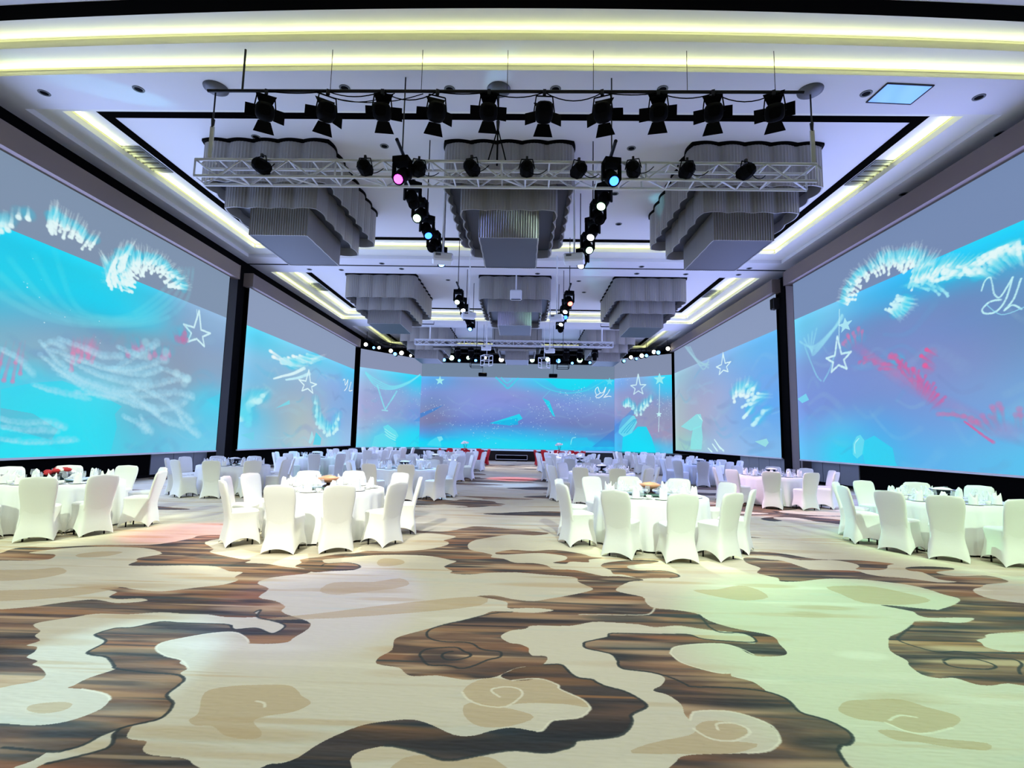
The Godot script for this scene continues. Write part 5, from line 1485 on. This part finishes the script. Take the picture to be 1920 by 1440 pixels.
# a napkin folded to a standing crown with two points
func napkin_mesh() -> ArrayMesh:
	var s := st()
	var n := 40
	var rings := []
	for wall in [[1.0, 0], [0.93, 1]]:
		for j in 4:
			var t: float = j / 3.0 if wall[1] == 0 else 1.0 - j / 3.0
			var r := PackedVector3Array()
			for i in n:
				var a := -TAU * i / n
				var peak := pow(absf(cos(a + 0.25)), 3.0) * 0.075 + pow(absf(cos(a - 0.9)), 8.0) * 0.030
				var q: float = (0.062 + 0.006 * sin(a * 3.0) - 0.012 * t * t) * wall[0]
				r.append(Vector3(cos(a) * q, t * (0.105 + peak), sin(a) * q * 0.9))
			rings.append(r)
	loft(s, rings, false, false)
	return done(s)

const SIDES := ["right side", "right side toward the stage", "stage side toward the right", "stage side", "stage side toward the left", "left side toward the stage", "left side", "left side toward the camera", "camera side toward the left", "camera side", "camera side toward the right", "right side toward the camera"]

# unique side names for a ring of places
func sides_of(a: Array) -> Array:
	var used := {}
	var out := []
	for q in a:
		var k := posmod(roundi(q / 30.0), 12)
		var tries := [0, 1, -1, 2, -2, 3]
		if fposmod(q, 30.0) > 15.0: tries = [0, -1, 1, -2, 2, -3]
		for t in tries:
			var m := posmod(k + t, 12)
			if not used.has(m):
				k = m; break
		used[k] = true
		out.append(SIDES[k])
	return out

func build_tables():
	var chair := build_chair("banquet_chair", mats.cloth)
	var red := build_chair("red_banquet_chair", mats.red)
	var fresh := {chair: true, red: true}
	# prototypes of what stands on the tables
	var proto := {}
	var t := thing("round_table", "", "table"); t.set_meta("stem", "round_table")
	part("tabletop", lathe([Vector2(0, 0.72), Vector2(0.90, 0.72), Vector2(0.905, 0.735), Vector2(0.90, 0.75), Vector2(0, 0.75)], 48), mats.dark_wood, t)
	part("pedestal", lathe([Vector2(0.34, 0.0), Vector2(0.34, 0.03), Vector2(0.06, 0.06), Vector2(0.05, 0.70), Vector2(0.2, 0.72)], 20), mats.leg, t)
	proto.table = t
	var cl := thing("tablecloth", "", "tablecloth"); cl.set_meta("stem", "tablecloth")
	part("cloth", cloth_mesh(0.91, 0.757), mats.table_cloth, cl)
	proto.cloth = cl
	var nk := thing("napkin", "", "napkin"); nk.set_meta("stem", "napkin")
	part("fold", napkin_mesh(), mats.napkin, nk)
	proto.napkin = nk
	var pl := thing("dinner_plate", "", "plate"); pl.set_meta("stem", "dinner_plate")
	part("dish", lathe([Vector2(0, 0.002), Vector2(0.08, 0.0), Vector2(0.125, 0.012), Vector2(0.13, 0.016), Vector2(0.08, 0.009), Vector2(0, 0.009)], 28), mats.china, pl)
	part("rim", lathe([Vector2(0.126, 0.0135), Vector2(0.131, 0.0170), Vector2(0.133, 0.015)], 28), mats.grey_plastic, pl)
	proto.plate = pl
	var wg := thing("wine_glass", "", "glass"); wg.set_meta("stem", "wine_glass")
	part("bowl", lathe([Vector2(0.004, 0.085), Vector2(0.030, 0.098), Vector2(0.040, 0.125), Vector2(0.036, 0.165), Vector2(0.031, 0.195)], 18), mats.glass, wg)
	part("stem", lathe([Vector2(0.035, 0.0), Vector2(0.034, 0.003), Vector2(0.006, 0.008), Vector2(0.004, 0.05), Vector2(0.005, 0.085)], 14), mats.glass, wg)
	proto.wine = wg
	var tb := thing("water_glass", "", "glass"); tb.set_meta("stem", "water_glass")
	part("bowl", lathe([Vector2(0.0, 0.004), Vector2(0.026, 0.004), Vector2(0.034, 0.06), Vector2(0.036, 0.115)], 18), mats.glass, tb)
	part("foot", lathe([Vector2(0.0, 0.0), Vector2(0.027, 0.0), Vector2(0.027, 0.006), Vector2(0, 0.006)], 16), mats.glass, tb)
	proto.water = tb
	var cp := thing("coffee_cup", "", "cup"); cp.set_meta("stem", "coffee_cup")
	part("cup", lathe([Vector2(0.0, 0.008), Vector2(0.022, 0.008), Vector2(0.036, 0.03), Vector2(0.041, 0.065), Vector2(0.038, 0.065), Vector2(0.032, 0.03), Vector2(0.0, 0.016)], 20), mats.china, cp)
	part("saucer", lathe([Vector2(0, 0.001), Vector2(0.04, 0.0), Vector2(0.07, 0.010), Vector2(0.04, 0.005), Vector2(0, 0.005)], 22), mats.china, cp)
	var hs := st()
	for k in 6: add_tube(hs, Vector3(0.038 + 0.022 * sin(PI * k / 6.0), 0.055 - 0.035 * k / 6.0, 0), Vector3(0.038 + 0.022 * sin(PI * (k + 1) / 6.0), 0.055 - 0.035 * (k + 1) / 6.0, 0), 0.004, 6)
	part("handle", done(hs), mats.china, cp)
	proto.cup = cp
	var lz := thing("turntable", "", "turntable"); lz.set_meta("stem", "turntable")
	part("glass_disc", lathe([Vector2(0, 0.022), Vector2(0.40, 0.022), Vector2(0.405, 0.027), Vector2(0.40, 0.032), Vector2(0, 0.032)], 40), mats.turntable, lz)
	part("base", lathe([Vector2(0, 0), Vector2(0.11, 0), Vector2(0.10, 0.022), Vector2(0, 0.022)], 20), mats.leg, lz)
	proto.lazy = lz
	var first := {}
	for k in proto: first[proto[k]] = true
	var place := func(o: Node3D, at: Vector3, turn: float, label: String, group: String):
		if first.has(o):
			first.erase(o); o.position = at; o.rotation.y = turn; o.set_meta("label", label); o.set_meta("group", group)
		else: copy(o, at, turn, label, group)
	var even := [18, 54, 90, 126, 162, 198, 234, 270, 306, 342]
	# x, depth, chair angles (0 = right, 90 = stage side), ring radius, words for the table, red?
	var tb_list := [
		[-3.25, 8.60, [14, 54, 93, 125, 166, 192, 223, 266, 297, 330], "front-row table left of the aisle", 0],
		[2.15, 8.65, [20, 55, 91, 122, 160, 196, 238, 272, 303, 333], "front-row table right of the aisle", 0],
		[7.15, 8.90, [32, 66, 102, 140, 176, 206, 232, 263, 300, 345], "front-row table at the right wall", 0],
		[-8.0, 8.75, [10, 52, 90, 128, 160, 196, 234, 270, 305, 332], "front-row table at the left wall", 0],
		[-8.05, 14.2, even, "second-row table at the left wall", 1], [-3.3, 14.4, even, "second-row table left of the aisle", 1],
		[2.25, 14.5, even, "second-row table right of the aisle", 1], [7.0, 14.5, even, "second-row table at the right wall", 1],
		[-8.1, 20.0, even, "third-row table at the left wall", 2], [-3.4, 20.1, even, "third-row table left of the aisle", 2],
		[2.3, 20.4, even, "third-row table right of the aisle", 2], [7.1, 20.5, even, "third-row table at the right wall", 2],
		[-8.2, 25.7, even, "fourth-row table at the left wall", 3], [-3.4, 25.8, even, "fourth-row table left of the aisle", 3],
		[2.3, 26.0, even, "fourth-row table right of the aisle", 3], [7.2, 26.0, even, "fourth-row table at the right wall", 3],
		[-8.2, 31.3, even, "stage-row table at the left wall", 4], [-3.5, 31.3, even, "red-chaired table left of the aisle", 5],
		[2.3, 31.7, even, "red-chaired table right of the aisle", 5], [7.2, 31.6, even, "stage-row table at the right wall", 4],
	]
	for i in tb_list.size():
		var q: Array = tb_list[i]
		var c := Vector3(q[0], 0, -q[1])
		var words: String = q[3]
		var row: int = q[4]
		var is_red := row == 5
		place.call(proto.table, c, 0.0, "round table under a white cloth, the " + words, "round banquet tables")
		place.call(proto.cloth, c, rng.randf() * TAU, "white cloth falling in folds from the " + words, "white tablecloths")
		if row < 3: place.call(proto.lazy, c + Vector3(0, 0.757, 0), 0.0, "dark green glass turntable on the " + words, "glass turntables")
		var off := 0.0
		if row > 0: off = [0.0, 6.0, 12.0, -5.0, 9.0, 0.0][row] + 4.0 * (i % 3)
		var angles := []
		for a in q[2]: angles.append(a + off)
		var sides := sides_of(angles)
		for k in angles.size():
			var a := deg_to_rad(angles[k])
			var out := Vector3(cos(a), 0, -sin(a))
			var rr := 1.27 + rng.randf_range(-0.03, 0.05)
			var at := c + out * rr
			var turn := atan2(out.x, out.z) + rng.randf_range(-0.10, 0.10)
			var ch: Node3D = red if is_red else chair
			var label: String = "%s chair, %s, %s" % ["red covered" if is_red else "white covered", sides[k], words]
			var group := "red covered banquet chairs" if is_red else "white covered banquet chairs"
			if fresh.has(ch):
				fresh.erase(ch); ch.position = at; ch.rotation.y = turn; ch.set_meta("label", label); ch.set_meta("group", group)
			else: copy(ch, at, turn, label, group)
			var side := Vector3(out.z, 0, -out.x)
			var top := Vector3(0, 0.757, 0)
			var seat: String = sides[k] + ", " + words
			var np := c + out * 0.70 + top
			if row < 2:
				place.call(proto.plate, np, 0.0, "white plate, " + seat, "dinner plates")
				place.call(proto.napkin, np + Vector3(0, 0.009, 0), rng.randf() * TAU, "folded white napkin, " + seat, "standing folded napkins")
				place.call(proto.wine, c + out * 0.52 + side * 0.13 + top, 0.0, "stemmed wine glass, " + seat, "wine glasses")
				place.call(proto.water, c + out * 0.50 + side * 0.03 + top, 0.0, "small tumbler, " + seat, "water glasses")
				place.call(proto.cup, c + out * 0.66 - side * 0.21 + top, turn, "white cup, " + seat, "coffee cups")
			else:
				place.call(proto.napkin, np, rng.randf() * TAU, "folded white napkin, " + seat, "standing folded napkins")
				if row == 2: place.call(proto.wine, c + out * 0.52 + side * 0.13 + top, 0.0, "stemmed wine glass, " + seat, "wine glasses")
		centre_piece(c + Vector3(0, 0.757 + (0.032 if row < 3 else 0.0), 0), i, row, words)

func centre_piece(at: Vector3, i: int, row: int, words: String):
	if row == 5:
		var v := thing("flower_vase", "tall vase of white flowers on the " + words, "flowers", at)
		part("vase", lathe([Vector2(0.05, 0), Vector2(0.06, 0.02), Vector2(0.02, 0.08), Vector2(0.025, 0.28), Vector2(0.045, 0.32)], 16), mats.glass, v)
		var s := st()
		for k in 7: add_tube(s, Vector3(0, 0.1, 0), Vector3(sin(k * 2.4) * 0.13, 0.45 + 0.03 * (k % 3), cos(k * 2.4) * 0.13), 0.006, 5)
		part("stems", done(s), mats.green, v)
		for k in 16:
			s = st()
			var r := 0.19 * sqrt(k / 16.0)
			add_lathe(s, [Vector2(0, -0.05), Vector2(0.05, -0.035), Vector2(0.075, 0.0), Vector2(0.05, 0.045), Vector2(0.0, 0.05)], 9, Vector3(sin(k * 2.4) * r, 0.50 + 0.10 * cos(r * 7.0) + 0.02 * (k % 3), cos(k * 2.4) * r))
			part("bloom", done(s), mats.flower_white, v)
		return
	if row > 2: return
	if i == 3:
		var v := thing("flower_bowl", "low bowl of red and white flowers on the " + words, "flowers", at)
		part("bowl", lathe([Vector2(0.05, 0), Vector2(0.13, 0.05), Vector2(0.16, 0.10), Vector2(0.14, 0.10), Vector2(0.0, 0.04)], 20), mats.grey_plastic, v)
		for k in 14:
			var s := st()
			var r := 0.20 * sqrt((k + 0.5) / 14.0)
			add_lathe(s, [Vector2(0, -0.03), Vector2(0.045, -0.02), Vector2(0.06, 0.01), Vector2(0.03, 0.035), Vector2(0, 0.03)], 9, Vector3(sin(k * 2.4) * r, 0.14 + 0.03 * cos(k * 1.7), cos(k * 2.4) * r))
			part("bloom", done(s), mats.flower_red if k % 3 else mats.flower_white, v)
		return
	var pale := i == 0 or i == 1
	var o := thing("centre_bowl", "%s bowl on the turntable, %s" % ["shallow peach footed" if pale else "shallow dark footed", words], "bowl", at)
	part("bowl", lathe([Vector2(0.03, 0.06), Vector2(0.12, 0.09), Vector2(0.18, 0.145), Vector2(0.17, 0.147), Vector2(0.10, 0.105), Vector2(0.0, 0.09)], 28), mats.peach if pale else mats.navy, o)
	part("foot", lathe([Vector2(0.0, 0), Vector2(0.10, 0), Vector2(0.09, 0.02), Vector2(0.035, 0.035), Vector2(0.035, 0.065)], 20), mats.dark_wood, o)
	part("contents", lathe([Vector2(0.16, 0.138), Vector2(0.10, 0.17), Vector2(0.0, 0.185)], 20), mats.peach if pale else mats.flower_white, o)
